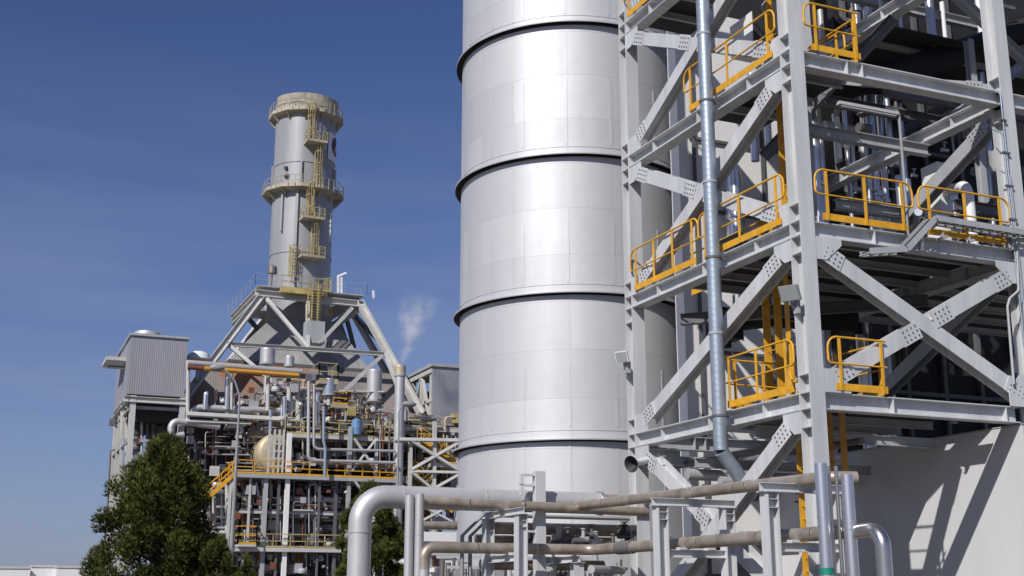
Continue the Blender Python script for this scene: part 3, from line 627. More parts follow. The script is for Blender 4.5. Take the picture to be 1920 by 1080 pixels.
# tall white anchor post
t = thing('anchor_post', 'tall white box post with ladder-like brackets beside the large pipe', 'post', atz(1015, 27.45, 0))
p = atz(1015, 27.45, 0); q = MB(); q.box((p.x-.13, 27.42, 0), (p.x+.13, 27.62, 4.62)); ob('post', q, 'steel_paint', t)
for z in (3.15, 4.25, 4.5):
    q = MB(); q.box((p.x-.5, 27.46, z), (p.x-.131, 27.58, z+.05)); q.box((p.x-.5, 27.46, z-.22), (p.x-.44, 27.58, z-.001)); ob('bracket', q, 'steel_paint', t)
# grey cable ladder by the rack
t = thing('cable_ladder', 'grey bent cable ladder dropping left of the white pipe support', 'cable tray', atz(872, 28.8, 0))
a = atz(872, 28.8, 0); pts = [V((a.x, 28.8, 0)), V((a.x, 28.8, 3.1)), V((a.x+.55, 28.8, 3.62)), V((a.x+5, 28.8, 3.62))]
for off in (-.15, .15):
    q = MB(); q.tube([p+V((off*.9, off*.5, 0)) for p in pts], .05, 6, smooth=False); ob('side_rail', q, 'lamp_body', t)
q = MB()
for k in range(12): q.bar(V((a.x-.14, 28.72, .2+k*.25)), V((a.x+.14, 28.88, .2+k*.25)), .03)
ob('tray_rungs', q, 'steel_grey', t)
# small pipes and valves between the supports
t = thing('valve_manifold', 'dark cluster of valves and small pipes behind the tan pipes at centre', 'valve manifold', (13, 28.6, 0))
rnd = random.Random(5)
for (a, b, r, m) in (((11.6, 28.6, 3.30), (15.6, 28.6, 3.30), .15, 'stainless_tan'), ((11.4, 29.0, 3.05), (15.2, 29, 3.05), .11, 'stainless_tan'), ((11.5, 28.9, 2.42), (14.9, 28.9, 2.42), .13, 'stainless_tan'), ((13.9, 27.6, 2.3), (15.3, 28.6, 2.3), .1, 'clad'), ((12.6, 28.2, 2.95), (15.8, 28.2, 2.9), .05, 'pipe_dark')):
    q = MB(); q.tube([a, b], r, 14); ob('pipe', q, m, t)
for k in range(30):
    x = rnd.uniform(12.4, 15.3); y = rnd.uniform(27.5, 28.4); z = rnd.uniform(2.85, 3.25)
    q = MB(); q.tube([(x, y, z), (x, y, z+.22)], .05, 8); w = rnd.uniform(.07, .12); q.lathe((x, y, z+.24), [(.02, -.015), (w, -.015), (w, .015), (.02, .015)], 12); q.tube([(x-.16, y, z-.02), (x+.16, y, z-.02)], .075, 10); ob('valve', q, rnd.choice(['steel_dark', 'pipe_dark', 'clad', 'black_rubber']), t)
t = thing('equipment_skid', 'low skid of grey pumps and pipes behind the lowest tan pipe', 'machinery', (12.6, 30, 0))
for k in range(34):
    x = 10.9+k*.155; q = MB(); h = rnd.uniform(2.15, 2.75); q.tube([(x, 30+rnd.uniform(-.4, .4), 0), (x, 30, h)], rnd.uniform(.03, .08), 8); ob('pipe', q, rnd.choice(['clad', 'steel_grey', 'pipe_dark', 'clad_bright']), t)
for k in range(5):
    x = 11.0+k*1.05; q = MB(); q.box((x, 30.2, 0), (x+.7, 30.8, rnd.uniform(2.0, 2.5))); q.tube([(x+.35, 30.2, 2.2), (x+.35, 29.9, 2.2)], .16, 12); ob('pump', q, rnd.choice(['steel_grey', 'clad', 'blue_grey']), t)
q = MB(); q.box((10.9, 29.6, 2.33), (16, 29.66, 2.4)); q.box((10.9, 30.4, 2.6), (16, 30.46, 2.68)); ob('rail', q, 'steel_paint', t)
# far end frame under the structure
t = thing('duct_support', 'dark grey duct and brackets low under the frame between its supports', 'duct', (16, 25, 0))
q = MB(); q.box((15.5, 24.2, 2.6), (17.6, 24.9, 3.0)); q.box((15.9, 24.4, 0), (16.6, 24.8, 2.6)); ob('duct_box', q, 'pipe_dark', t)
q = MB(); q.box((15.5, 24.1, 3.02), (17.7, 24.95, 3.1)); ob('duct_cover', q, 'steel_paint', t)
q = MB(); q.tube([(18.3, 24, 0), (18.3, 24, 3.4)], .3, 16); q.tube([(18.3, 24, 3.4), (18.3, 24, 3.55)], .36, 16); ob('drum', q, 'clad', t)

exec_left = True
# ================================================================== THE DISTANT PLANT (left)
def bars(name, segs, m, parent, w=.25, h=None):
    """each segment: (px, py, Y, px, py, Y[, w]) -> one part per segment"""
    for s in segs:
        a = onY(s[0], s[1], s[2]); b = onY(s[3], s[4], s[5]); ww = s[6] if len(s) > 6 else w
        q = MB(); q.bar(a, b, ww, h or ww, up=(0, -1, .3)); ob(name, q, m, parent)
def pcol(name, px, ytop, Y, w, m, parent, zb=0., ybot=None):
    p = onY(px, ytop, Y); z0 = zb if ybot is None else onY(px, ybot, Y).z
    q = MB(); q.I((p.x, Y, z0), (p.x, Y, p.z), (0, 1, 0), w, w, w*.09, w*.07); return ob(name, q, m, parent)
def ptube(name, pts, r, m, parent, rad=.5):
    P = [onY(*p) for p in pts]; q = MB(); q.tube(fillet(P, rad, 5) if len(P) > 2 else P, r, 10); return ob(name, q, m, parent)

YS = 124.0
s0 = onY(560.5, 540, YS); stack_x = s0.x
RB = 57.6/2300*((s0-CAM).dot(FW))
zr = lambda y: onY(563, y, YS-RB).z
st = thing('plant_chimney', 'weathered pale chimney with two ring platforms standing over the distant boiler', 'chimney', (stack_x, YS, zr(612)))
stc = V((stack_x, YS, 0)); n0 = 48
q = MB(); q.lathe(stc, [(RB, zr(612)), (RB, zr(178)), (RB-.3, zr(174)), (RB-.35, zr(174)-1)], n0); ob('shell', q, 'stack_shell', st)
q = MB(); q.lathe(stc, [(RB+.02, zr(196)), (RB+.1, zr(196)), (RB+.1, zr(180)), (RB-.2, zr(178))], n0)
ob('rim_band', q, 'cream', st)
for z in (zr(300), zr(470)): q = MB(); q.lathe(stc, [(RB, z-.08), (RB+.07, z-.08), (RB+.07, z+.08), (RB, z+.08)], n0); ob('rim_band', q, 'stack_shell', st)
def ringdeck(ydeck, rout, rail, nm):
    z = zr(ydeck); n = 12
    q = MB(); q.lathe(stc, [(RB, z-.25), (rout, z-.05), (rout+.03, z-.05), (rout+.03, z+.32), (rout, z+.32), (rout, z+.02), (RB, z)], n, smooth=False, a0=R(15), a1=R(375)); 
    for k in range(n):
        a = R(15+30*k); q.plate([stc+V((math.cos(a)*RB, math.sin(a)*RB, z-1.0)), stc+V((math.cos(a)*rout, math.sin(a)*rout, z-.12)), stc+V((math.cos(a)*RB, math.sin(a)*RB, z-.12))], (-math.sin(a), math.cos(a), 0), .06)
    d = ob(nm, q, 'cream', st)
    q = MB()
    for hh in (.62, 1.2): q.lathe(stc, [(rout-.03, z+hh-.025), (rout+.03, z+hh-.025), (rout+.03, z+hh+.025), (rout-.03, z+hh+.025), (rout-.03, z+hh-.025)], n, a0=R(15), a1=R(375), smooth=False)
    for k in range(36):
        a = R(10*k+5); c = stc+V((math.cos(a)*rout*.99, math.sin(a)*rout*.99, z)); q.bar(c, c+V((0, 0, 1.2)), .05)
    ob('platform_rail', q, 'cream', d)
ringdeck(206, RB*1.235, 1, 'ring_platform'); ringdeck(352, RB*1.33, 1, 'ring_platform')
q = MB()     # screen sheets behind the top rail
q.lathe(stc, [(RB*1.1, zr(206)+.3), (RB*1.1, zr(206)+2.0)], 12, smooth=False, a0=R(195), a1=R(330)); q.lathe(stc, [(RB*1.1-.03, zr(206)+2.0), (RB*1.1-.03, zr(206)+.3)], 12, smooth=False, a0=R(195), a1=R(330)); ob('screen', q, 'cream', st)
def stpt(px, y, extra=0.):
    """a point on the shell's visible side"""
    c = onY(566, y, YS); o = (px-(stack_px(y)))/57.6; o = max(-.97, min(.97, o))
    rr = RB+extra; view = V((stack_x, YS, 0)).normalized(); sd = V((view.y, -view.x, 0))
    return stc+sd*(o*rr)-view*(math.sqrt(1-o*o)*rr)+V((0, 0, zr(y)))
def stack_px(y): return 560.5+(540-y)*.033
def nrm(p): d = p-stc; d.z = 0; return d.normalized()
# vertical gutters and fins on the shell
q = MB()
for px, ya_, yb2, w in ((531, 362, 432, .22), (557, 350, 545, .28), (513, 300, 340, .5), (563, 300, 345, .22), (627, 300, 330, .3)):
    a = stpt(px, ya_, .12); b = stpt(px, yb2, .12); b.x, b.y = a.x, a.y; q.bar(b, a, w, .3, up=tuple(nrm(a)))
ob('vertical_fin', q, 'stack_shell', st)
a = stpt(618, 385, .1); b = stpt(618, 440, .1); q = MB(); b.x, b.y = a.x, a.y; q.bar(b, a, .35, .25, up=tuple(nrm(a))); ob('vertical_fin', q, 'white', st)
q = MB()
for px, y in ((536, 313), (536, 328), (538, 327)): p = stpt(px, y, .02); q.bar(p, p+nrm(p)*.25, .32)
ob('port', q, 'black_rubber', st)
# landings and caged ladders of the chimney
for px0, px1, y in ((567, 602, 270), (560, 598, 414), (557, 598, 486)):
    a = stpt(px0, y, .1); b = stpt(px1, y, .1); m_ = (a+b)/2; n = nrm(m_); a2 = a+n*1.5; b2 = b+n*1.5
    q = MB(); q.plate([a-n*.5, b-n*.8, b2, a2], (0, 0, 1), .25); d = ob('landing', q, 'cream', st)
    q = MB()
    for hh in (.6, 1.2): q.bar(a2+V((0, 0, hh)), b2+V((0, 0, hh)), .05); q.bar(a2+V((0, 0, hh)), a+V((0, 0, hh)), .05); q.bar(b2+V((0, 0, hh)), b+V((0, 0, hh)), .05)
    for k in range(5): c = a2.lerp(b2, k/4); q.bar(c, c+V((0, 0, 1.2)), .06)
    ob('landing_rail', q, 'yellow_old', d)
for px, y0_, y1_ in ((578, 196, 268), (588, 262, 352), (576, 345, 412), (583, 400, 484), (550, 464, 520), (587, 530, 598)):
    a = stpt(px, y1_, .35); b = stpt(px, y0_, .35); b.x, b.y = a.x, a.y; n = nrm(a); sd = V((-n.y, n.x, 0))
    if y0_ == 530: a += n*2.2; b += n*2.2
    q = MB()
    for s in (-1, 1): q.bar(a+sd*(.3*s), b+sd*(.3*s), .08)
    L = (b-a).length; k = int(L/.35)
    for i in range(k): c = a.lerp(b, (i+.5)/k); q.bar(c-sd*.3, c+sd*.3, .045)
    d = ob('ladder', q, 'yellow_old', st)
    q = MB(); k = max(2, int(L/1.1))
    for i in range(k+1):
        c = a.lerp(b, i/k)
        for j in range(6):
            f0, f1 = math.pi*j/6, math.pi*(j+1)/6
            q.bar(c+sd*(.45*math.cos(f0))+n*(.8*math.sin(f0)), c+sd*(.45*math.cos(f1))+n*(.8*math.sin(f1)), .055)
    for j in range(1, 6):
        f0 = math.pi*j/6; o = sd*(.45*math.cos(f0))+n*(.8*math.sin(f0)); q.bar(a+o, b+o, .05)
    ob('cage', q, 'yellow_old', d)
# sign panel with emblem
q = MB(); z0_, z1_ = zr(287), zr(235); aa = [math.atan2(nrm(stpt(px, 260)).y, nrm(stpt(px, 260)).x) for px in (612, 630)]
a_lo, a_hi = aa[0], aa[0]+R(52)
q.lathe(stc, [(RB+.01, z0_), (RB+.10, z0_), (RB+.10, z1_), (RB+.01, z1_)], 12, a0=a_lo, a1=a_hi); sg = ob('sign_panel', q, 'white', st)
q = MB(); am = (a_lo+a_hi)/2+R(2); zc = (z0_+z1_)/2+.25; rr = 1.05; RR = RB+.13
def onsh(u, w, R_): return stc+V((math.cos(am+u/RB)*R_, math.sin(am+u/RB)*R_, zc+w))
for i in range(-6, 6):
    for rad0 in (0,):
        u0, u1 = i*rr/6, (i+1)*rr/6; h0 = math.sqrt(max(0, rr*rr-u0*u0)); h1 = math.sqrt(max(0, rr*rr-u1*u1))
        q.add([onsh(u0, -h0, RR), onsh(u1, -h1, RR), onsh(u1, h1, RR), onsh(u0, h0, RR)], [[0, 1, 2, 3]])
ob('emblem', q, 'maroon', sg)
q = MB()
for i in range(8):
    t0, t1 = -1.2+i*.3, -1.2+(i+1)*.3
    f = lambda t, r_: onsh(.25*math.sin(2*t)+r_*.12, t*.62, RR+.03)
    q.add([f(t0, -1), f(t0, 1), f(t1, 1), f(t1, -1)], [[0, 1, 2, 3]])
ob('emblem', q, 'white', sg)

# ---- boiler: casing + sloping transition roof
YC = 114.0
bl = thing('boiler_house', 'dark boiler casing with rusty sloping corrugated roof under the chimney', 'boiler', onY(560, 1110, YC))
xL = onY(352, 770, YC).x; xR = onY(786, 770, YC).x; zC = onY(560, 772, YC).z; YD = 134.0
q = MB(); q.box((xL, YC, 0), (xR, YD, zC)); ob('casing', q, 'casing_brown', bl)
zM = onY(560, 690, YC+3).z; zT = onY(560, 596, YS-RB-.3).z
def frust(x0, x1, y0, y1, z0, X0_, X1_, Y0_, Y1_, z1, m, nm):
    q = MB(); vs = [(x0, y0, z0), (x1, y0, z0), (x1, y1, z0), (x0, y1, z0), (X0_, Y0_, z1), (X1_, Y0_, z1), (X1_, Y1_, z1), (X0_, Y1_, z1)]
    q.add(vs, [[0, 1, 5, 4], [1, 2, 6, 5], [2, 3, 7, 6], [3, 0, 4, 7], [4, 5, 6, 7]]); return ob(nm, q, m, bl)
xa, xb_ = onY(432, 690, YC+2.5).x, onY(692, 690, YC+2.5).x
frust(xL+.3, xR-.3, YC+.2, YD-.2, zC+.01, onY(400, 690, YC+1).x, onY(752, 690, YC+1).x, YC+2.5, YD-2.5, zM, 'roof_rust', 'roof')
frust(xa, xb_, YC+2.6, YD-2.6, zM+.3, stack_x-RB-.05, stack_x+RB+.05, YS-RB-.05, YS+RB+.05, zT, 'roof_grey', 'roof')
q = MB(); q.box((xa-.25, YC+2.45, zM+.002), (xb_+.25, YD-2.45, zM+.29)); ob('roof_ledge', q, 'steel_dark', bl)
q = MB(); q.box((xL-.1, YC-.15, zC-.5), (xR+.1, YC-.002, zC+.1)); ob('eave', q, 'steel_dark', bl)
q = MB()
for px in (400, 470, 540, 610, 680, 740):
    x = onY(px, 850, YC).x; q.box((x-.15, YC-.2, 0), (x+.15, YC-.003, zC-.6))
for y in (830, 905, 980):
    z = onY(560, y, YC).z; q.box((xL, YC-.28, z-.15), (xR, YC-.21, z+.15))
ob('stiffener', q, 'casing_brown', bl)

# ---- A-frame carrying the chimney deck
af = thing('support_frame', 'cream steel support frame with sloping legs around the chimney base', 'steel structure', onY(560, 640, 112))
def hb(name, s, m='cream_steel', w=.6, up=(0, -1, 0)):
    a = onY(s[0], s[1], s[2]); b = onY(s[3], s[4], s[5]); q = MB(); q.I(a, b, up, w, w, w*.1, w*.08); return ob(name, q, m, af)
hb('leg', (352, 738, 111.5, 490, 556, 117), w=.66, up=(1, 0, 0)); hb('leg', (790, 775, 111.5, 674, 566, 117), w=.66, up=(1, 0, 0))
hb('leg', (400, 720, 136, 522, 566, 131), w=.8, up=(1, 0, 0)); hb('leg', (745, 735, 136, 655, 575, 131), w=.8, up=(1, 0, 0))
hb('deck_beam', (478, 549, 117, 682, 571, 117), w=.62, up=(0, 0, 1)); hb('deck_beam', (478+18, 575, 131, 664, 590, 131), w=.7, up=(0, 0, 1))
for px, y in ((486, 553), (676, 574)):
    a = onY(px, y, 117); b = V((a.x, 131, a.z)); q = MB(); q.I(a+V((0, .4, 0)), b-V((0, .4, 0)), (0, 0, 1), .7, .5, .06, .05); ob('deck_beam', q, 'cream_steel', af)
hb('tie_beam', (425, 645, 114.3, 720, 664, 114.3), w=.4, up=(0, 0, 1))
for s in ((500, 560, 116.6, 578, 652, 114.5), (660, 578, 116.6, 600, 642, 114.5), (430, 648, 114.2, 545, 745, 112), (716, 667, 114.2, 640, 738, 112), (722, 662, 114.2, 748, 732, 113), (577, 566, 116.8, 577, 652, 114.6)): hb('strut', s, w=.34)
for s in ((655, 580, 131, 720, 650, 133), (648, 590, 128, 664, 652, 130), (636, 604, 126, 646, 632, 128), (460, 590, 131, 490, 625, 128)): hb('strut', s, m='steel_dark', w=.4)
zd = onY(560, 553, 117).z+.45; xa2, xb2 = onY(482, 553, 117).x, onY(680, 573, 117).x
for (x0, x1, y0, y1) in ((xa2, xb2, 116.7, YS-RB-.1), (xa2, stack_x-RB-.1, YS-RB-.09, YS+RB), (stack_x+RB+.1, xb2, YS-RB-.09, YS+RB), (xa2, xb2, YS+RB+.02, 131.5)):
    q = MB(); q.box((x0, y0, zd), (x1, y1, zd+.12)); ob('deck_plate', q, 'steel_grey', af)
q = MB()
def railbox(q, pts, H=1.15, sp=1.5, w=.055):
    for a, b in zip(pts[:-1], pts[1:]):
        a = V(a); b = V(b)
        for hh in (H*.5, H): q.bar(a+V((0, 0, hh)), b+V((0, 0, hh)), w)
        k = max(1, int((b-a).length/sp))
        for i in range(k+1): c = a.lerp(b, i/k); q.bar(c, c+V((0, 0, H)), w)
railbox(q, [(xa2-.3, 131, zd+.1), (xa2-.3, 116.6, zd+.1), (xb2+.3, 116.6, zd+.1), (xb2+.3, 131, zd+.1)], w=.032, sp=2.2); ob('deck_rail', q, 'steel_grey', af)
q = MB()
p = onY(509, 540, 118); q.bar(V((p.x, 118, zd+.1)), V((p.x, 118, zd+2.6)), .12); q.lathe((p.x, 118, zd+2.0), [(.1, -.4), (.5, -.3), (.45, .4), (.1, .6)], 10); ob('deck_valve', q, 'pipe_dark', af)
q = MB()
for px, y0_, y1_ in ((634, 556, 516), (640, 556, 520), (700, 560, 545)):
    a = onY(px, y0_, 118); b = onY(px, y1_, 118); q.bar(a, b, .2)
a = onY(634, 518, 118); q.bar(a, a+V((.8, -.2, .4)), .18); ob('vent_pipe', q, 'white', af)
q = MB(); a = onY(565, 545, 117); q.box((a.x-2.2, 116.2, zd-.5), (a.x+2.4, 117.0, zd+.1)); railbox(q, [(a.x-2.2, 116.2, zd+.1), (a.x+2.4, 116.2, zd+.1)], sp=.8); ob('landing', q, 'yellow_old', af)
# cage ladder hanging below the deck
q = MB(); a = onY(588, 600, 115.8); b = onY(588, 534, 115.8); b.x = a.x
for k in range(14): c = a.lerp(b, k/13); q.bar(c+V((-.65, 0, 0)), c+V((.65, 0, 0)), .07)
for dx in (-.65, -.3, .3, .65): q.bar(a+V((dx, -.3*(abs(dx) < .5), 0)), b+V((dx, -.3*(abs(dx) < .5), 0)), .09)
ob('caged_ladder', q, 'yellow_old', af)
q = MB(); a = onY(590, 622, 115.4); q.box((a.x-.9, 115, a.z-1.2), (a.x+.9, 116.4, a.z+1.0)); ob('junction_box', q, 'steel_grey', af)

# ---- left tower: clad penthouse on columns
YT = 109.0
tw = thing('clad_tower', 'grey corrugated penthouse on tall columns at the far left of plant', 'building', onY(290, 1110, YT))
a = onY(247, 629, YT); b = onY(349, 740, YT); xA, xB = a.x, onY(349, 690, YT).x; zTop = onY(290, 632, YT).z; zBot = onY(290, 741, YT).z
yBk = onX(221, 672, xA).y
q = MB(); q.box((xA, YT, zBot), (xB, yBk, zTop)); ob('penthouse_wall', q, 'grey_corr', tw)
q = MB(); q.box((xA-.15, YT-.15, zTop+.003), (xB+.15, yBk+.15, zTop+.2)); ob('roof', q, 'steel_grey', tw)
p = onY(276, 628, YT+4); q = MB(); q.lathe((p.x, YT+4, zTop+.2), [(1.2, 0), (1.2, .7), (1.1, .95), (.01, 1.0)], 20); ob('roof_vent', q, 'clad', tw)
p = onY(196, 680, YT+5); zc_ = p.z
q = MB(); q.box((p.x, YT+3.5, zc_), (xA-.01, YT+7.5, zc_+.35)); ob('canopy', q, 'cream_steel', tw)
q = MB()
for k in range(8): x = p.x+.1+(xA-p.x-.3)*k/7; q.bar((x, YT+3.4, zc_-.45), (x, YT+3.4, zc_-.002), .18)
q.box((p.x, YT+3.45, zc_-.75), (xA-.01, YT+3.55, zc_-.5)); ob('canopy_truss', q, 'steel_dark', tw)
for px, Y_ in ((250, YT+.3), (343, YT+.3)): pcol('column', px, 742, Y_, .5, 'cream_steel', tw)
for k, f in enumerate((.33, .66, .98)):
    Y_ = YT+(yBk-YT)*f; q = MB(); q.I((xA+.25, Y_, 0), (xA+.25, Y_, zBot), (0, 1, 0), .42, .3, .04, .03); ob('column', q, 'cream_steel', tw)
    q = MB(); q.I((xB-.25, Y_, 0), (xB-.25, Y_, zBot), (0, 1, 0), .5, .5, .05, .04); ob('column', q, 'steel_dark', tw)
q = MB(); q.I((xA-.3, YT+.1, zBot-.45), (xB+.2, YT+.1, zBot-.45), (0, 0, 1), .5, .4, .05, .04); ob('beam', q, 'cream_steel', tw)
q = MB(); q.I((xA+.1, YT, zBot-.45), (xA+.1, yBk, zBot-.45), (0, 0, 1), .5, .4, .05, .04); ob('beam', q, 'cream_steel', tw)
for y in (764, 826, 850):
    z = onY(290, y, YT).z; q = MB(); q.bar((xA, YT+.6, z), (xB, YT+.6, z), .25); ob('beam', q, 'steel_grey', tw)
    if y != 850: q = MB(); q.bar((xA+.2, YT, z-.3), (xA+.2, yBk, z-.3), .16); ob('beam', q, 'steel_grey', tw)
q = MB(); zz = onY(290, 752, YT).z; q.box((xA+.6, YT+2, zz-1.5), (xB-.6, yBk-1, zz)); ob('floor', q, 'casing_brown', tw)
for px, y0_, y1_, r, m in ((263, 760, 815, .75, 'casing_brown'), (288, 765, 840, .55, 'pipe_dark'), (316, 760, 815, .35, 'casing_brown'), (258, 815, 900, .4, 'pipe_dark'), (330, 752, 870, .25, 'casing_brown'), (302, 800, 818, .9, 'casing_brown')):
    ptube('duct', [(px, y0_, YT+4), (px, y1_, YT+4)], r, m, tw)
for px in (229, 238):
    ptube('downpipe', [(px, 752, YT+5), (px-1, 930, YT+5)], .14, random.choice(['clad', 'cream_steel']), tw)
q = MB(); p = onY(205, 792, YT+6); q.bar(p, V((xA, YT+6, p.z)), .2); q.box((p.x, YT+5.8, p.z-.3), (p.x+.5, YT+6.2, p.z+.3)); ob('side_lamp', q, 'pipe_dark', tw)
q = MB(); pz = [onY(203, 930, YT+8), onY(207, 845, YT+8), onY(216, 843, YT+8)]; q.tube([V((pz[0].x, YT+8, 0))]+pz, .1, 6); ob('outer_downpipe', q, 'steel_dark', tw)
ptube('pipe_loop', [(412, 800, YT-.5), (320, 788, YT-.5), (322, 840, YT-.5), (310, 850, YT-.5)], .3, 'clad', tw, .6)
ptube('pipe_loop', [(312, 862, YT-.3), (311, 820, YT-.3), (345, 815, YT-.3)], .28, 'clad', tw, .6)

# ---- pipe bridge between tower and boiler front
YF = 108.0
pb_ = thing('pipe_bridge', 'pipe bridge with an orange pipe spanning from the grey tower to the drums', 'pipe bridge', onY(450, 790, YF))
ptube('upper_pipe', [(352, 680, YF), (566, 697, YF)], .25, 'clad', pb_)
ptube('orange_pipe', [(384, 691, YF-.3), (560, 704, YF-.3)], .2, 'orange', pb_)
ptube('rust_pipe', [(352, 688, YF), (384, 691, YF)], .22, 'rust_red', pb_)
for px, y0_, y1_, w in ((435, 682, 768, .32), (561, 692, 765, .3), (353, 676, 790, .45), (503, 690, 770, .5), (541, 700, 760, .35)): ptube('post', [(px, y0_, YF+.3), (px-1, y1_, YF+.3)], w/2.6, 'cream_steel', pb_)
bars('lower_beam', [(350, 776, YF, 525, 786, YF, .34), (350, 789, YF+.2, 470, 794, YF+.2, .22), (520, 784, YF, 560, 788, YF, .3)], 'cream_steel', pb_)
ptube('lower_pipe', [(362, 775, YF+1), (368, 764, YF+1), (470, 769, YF+1)], .3, 'clad', pb_, .8)
ptube('lower_pipe', [(470, 768, YF+1), (530, 770, YF+1)], .28, 'clad', pb_)
ptube('valve_pipe', [(384, 768, YF+.6), (386, 738, YF+.6), (390, 738, YF+.6)], .22, 'clad_bright', pb_, .2)
ptube('valve_pipe', [(425, 768, YF+.6), (427, 700, YF+.6)], .22, 'clad_bright', pb_, .2)

# ---- drums and silencers on the boiler roof
def drum(name, label, px, y0_, y1_, hw, Y, m, leg=None, group='silencer drums above the boiler', cap=0.):
    a = onY(px, y1_, Y); b = onY(px, y0_, Y); r = hw/2300*((a-CAM).dot(FW)); t = thing(name, label, 'drum', a, group)
    q = MB(); q.lathe((a.x, Y, 0), [(.02, a.z), (r, a.z), (r, b.z), (r*.96, b.z+.1), (.02, b.z+.16)], 24); ob('body', q, m, t)
    q = MB(); q.lathe((a.x, Y, 0), [(r, a.z), (r*1.06, a.z), (r*1.06, a.z+.16), (r, a.z+.16)], 24); ob('base_ring', q, 'steel_grey', t)
    if leg:
        c = onY(px+1, leg, Y); q = MB(); q.tube([(a.x, Y, c.z), (a.x, Y, a.z+.01)], r*.36, 12); ob('stem', q, 'clad', t)
    return t
drum('silencer', 'tall grey silencer drum standing right of the chimney legs', 701, 696, 754, 14, 110.5, 'clad', 795)
drum('silencer', 'wide grey silencer drum above the pipe bridge', 501, 656, 684, 14, 110.5, 'clad', 770)
drum('silencer', 'small grey silencer drum right of the wide one above pipe bridge', 542, 670, 688, 9, 110.5, 'clad', 760)
drum('vent_stack', 'slim vent pipe with capped head puffing steam near the right leg', 750, 688, 706, 10.5, 107, 'tan_drum', None)
q = MB(); a = onY(750, 706, 107); q.tube([(a.x, 107, 0), (a.x, 107, a.z+.01)], .46, 14); ob('stem', q, 'clad', bpy.data.objects['vent_stack'])
drum('hanging_tank', 'blue grey tank under the small yellow platform by the chimney', 617, 713, 742, 12, 108.5, 'blue_grey', 760, group=None)
# horizontal tan drum
t = thing('steam_drum', 'tan horizontal drum with domed end behind the yellow railing', 'tank', onY(513, 880, 109)); c = onY(514, 849, 109); rD = 35/2300*((c-CAM).dot(FW))
q = MB(); q.tube([c+V((0, -.9, 0))*k for k in (1.0,)]+[c+V((0, y, 0)) for y in (-.85, -.7, -.4, 2.6)], [rD*.35, rD*.75, rD*.94, rD, rD], 28); ob('shell', q, 'tan_drum', t)
q = MB(); q.tube([c+V((0, .3, 0)), c+V((0, .5, 0))], rD*1.03, 28); ob('ring', q, 'cream', t)

# ---- yellow-railed platforms of the boiler front
def platform(label, px0, px1, y, Y, depth, beam='cream_steel', rail='yellow_old', thick=.32, H=1.15, xtra=None, group='railed platforms on the boiler front'):
    a = onY(px0, y, Y); b = onY(px1, y, Y); z = a.z; t = thing('service_platform', label, 'platform', (a.x, Y, z-thick), group)
    q = MB(); q.box((a.x, Y, z-thick), (b.x, Y+depth, z)); ob('platform_deck', q, beam, t)
    q = MB(); railbox(q, [(a.x, Y+depth, z), (a.x, Y+.03, z), (b.x, Y+.03, z), (b.x, Y+depth, z)], H, 1.5, .075); q.box((a.x, Y-.01, z+.004), (b.x, Y+.02, z+.16)); ob('platform_rail', q, rail, t)
    return t
platform('long railed platform across the boiler front at tan drum level', 442, 744, 887, 106.5, 5, beam='steel_grey', rail='yellow')
platform('railed platform above the tan drum in middle of boiler front', 536, 700, 812, 107.5, 5, rail='yellow_old')
platform('railed platform under the right gallery beside vent stack', 690, 812, 820, 108, 4, rail='yellow_old')
platform('tiny yellow railed platform over the blue grey tank', 598, 634, 712, 108, 2.2, beam='cream', rail='yellow_old', H=1.6)
platform('small yellow railed platform below right of the blue grey tank', 622, 652, 757, 108, 2.5, beam='cream', rail='yellow')
platform('lowest long platform of the boiler front above tree tops', 445, 640, 1026, 106.5, 5, rail='yellow_old')
platform('thin unpainted gallery beam platform halfway down the boiler front', 450, 640, 957, 107.2, 4, rail='steel_dark', thick=.22)
platform('small yellow caged platform at lower left beside lamp post', 447, 480, 1020, 105.8, 2.5, rail='yellow', H=1.5, thick=.2)
platform('grey gallery in front of the open-sided right shed', 700, 862, 796, 110, 5, beam='cream_steel', rail='cream')
platform('cream landing of the yellow zigzag stair at right', 808, 862, 868, 107, 3, rail='yellow_old')
# lattice front of the boiler: columns and bracing
fr = thing('boiler_front_frame', 'pale steel columns and cross braces standing before the boiler', 'steel structure', onY(600, 1110, 107))
for px, y0_, w, m in ((543, 812, .62, 'white_clad'), (657, 800, .55, 'steel_grey'), (706, 822, .45, 'cream_steel'), (743, 822, .4, 'cream_steel'), (770, 822, .5, 'cream_steel'), (859, 822, .5, 'cream_steel'), (499, 890, .6, 'steel_grey'), (470, 890, .3, 'cream_steel'), (631, 890, .4, 'steel_dark'), (433, 890, .4, 'cream_steel'), (524, 890, .35, 'steel_dark'), (815, 790, .55, 'cream_steel'), (600, 890, .3, 'steel_dark')):
    pcol('column', px, y0_, 107, w*.62, m, fr)
bars('cross_brace', [(664, 822, 106.6, 706, 884, 106.6, .2), (706, 822, 106.6, 660, 882, 106.6, .2), (660, 896, 106.6, 706, 955, 106.6, .18), (706, 896, 106.6, 662, 950, 106.6, .18),
    (772, 827, 106.6, 860, 882, 106.6, .26), (860, 830, 106.6, 772, 880, 106.6, .26), (772, 886, 106.6, 830, 932, 106.6, .24), (860, 890, 106.6, 796, 926, 106.6, .24), (772, 884, 106.6, 860, 886, 106.6, .22), (740, 824, 106.6, 862, 826, 106.6, .3), (775, 940, 106.6, 860, 985, 106.6, .2), (860, 940, 106.6, 775, 985, 106.6, .2),
    (480, 905, 107.4, 500, 1020, 107.4, .2), (590, 905, 107.4, 612, 955, 107.4, .2), (490, 985, 107, 502, 1022, 107, .24)], 'cream_steel', fr)
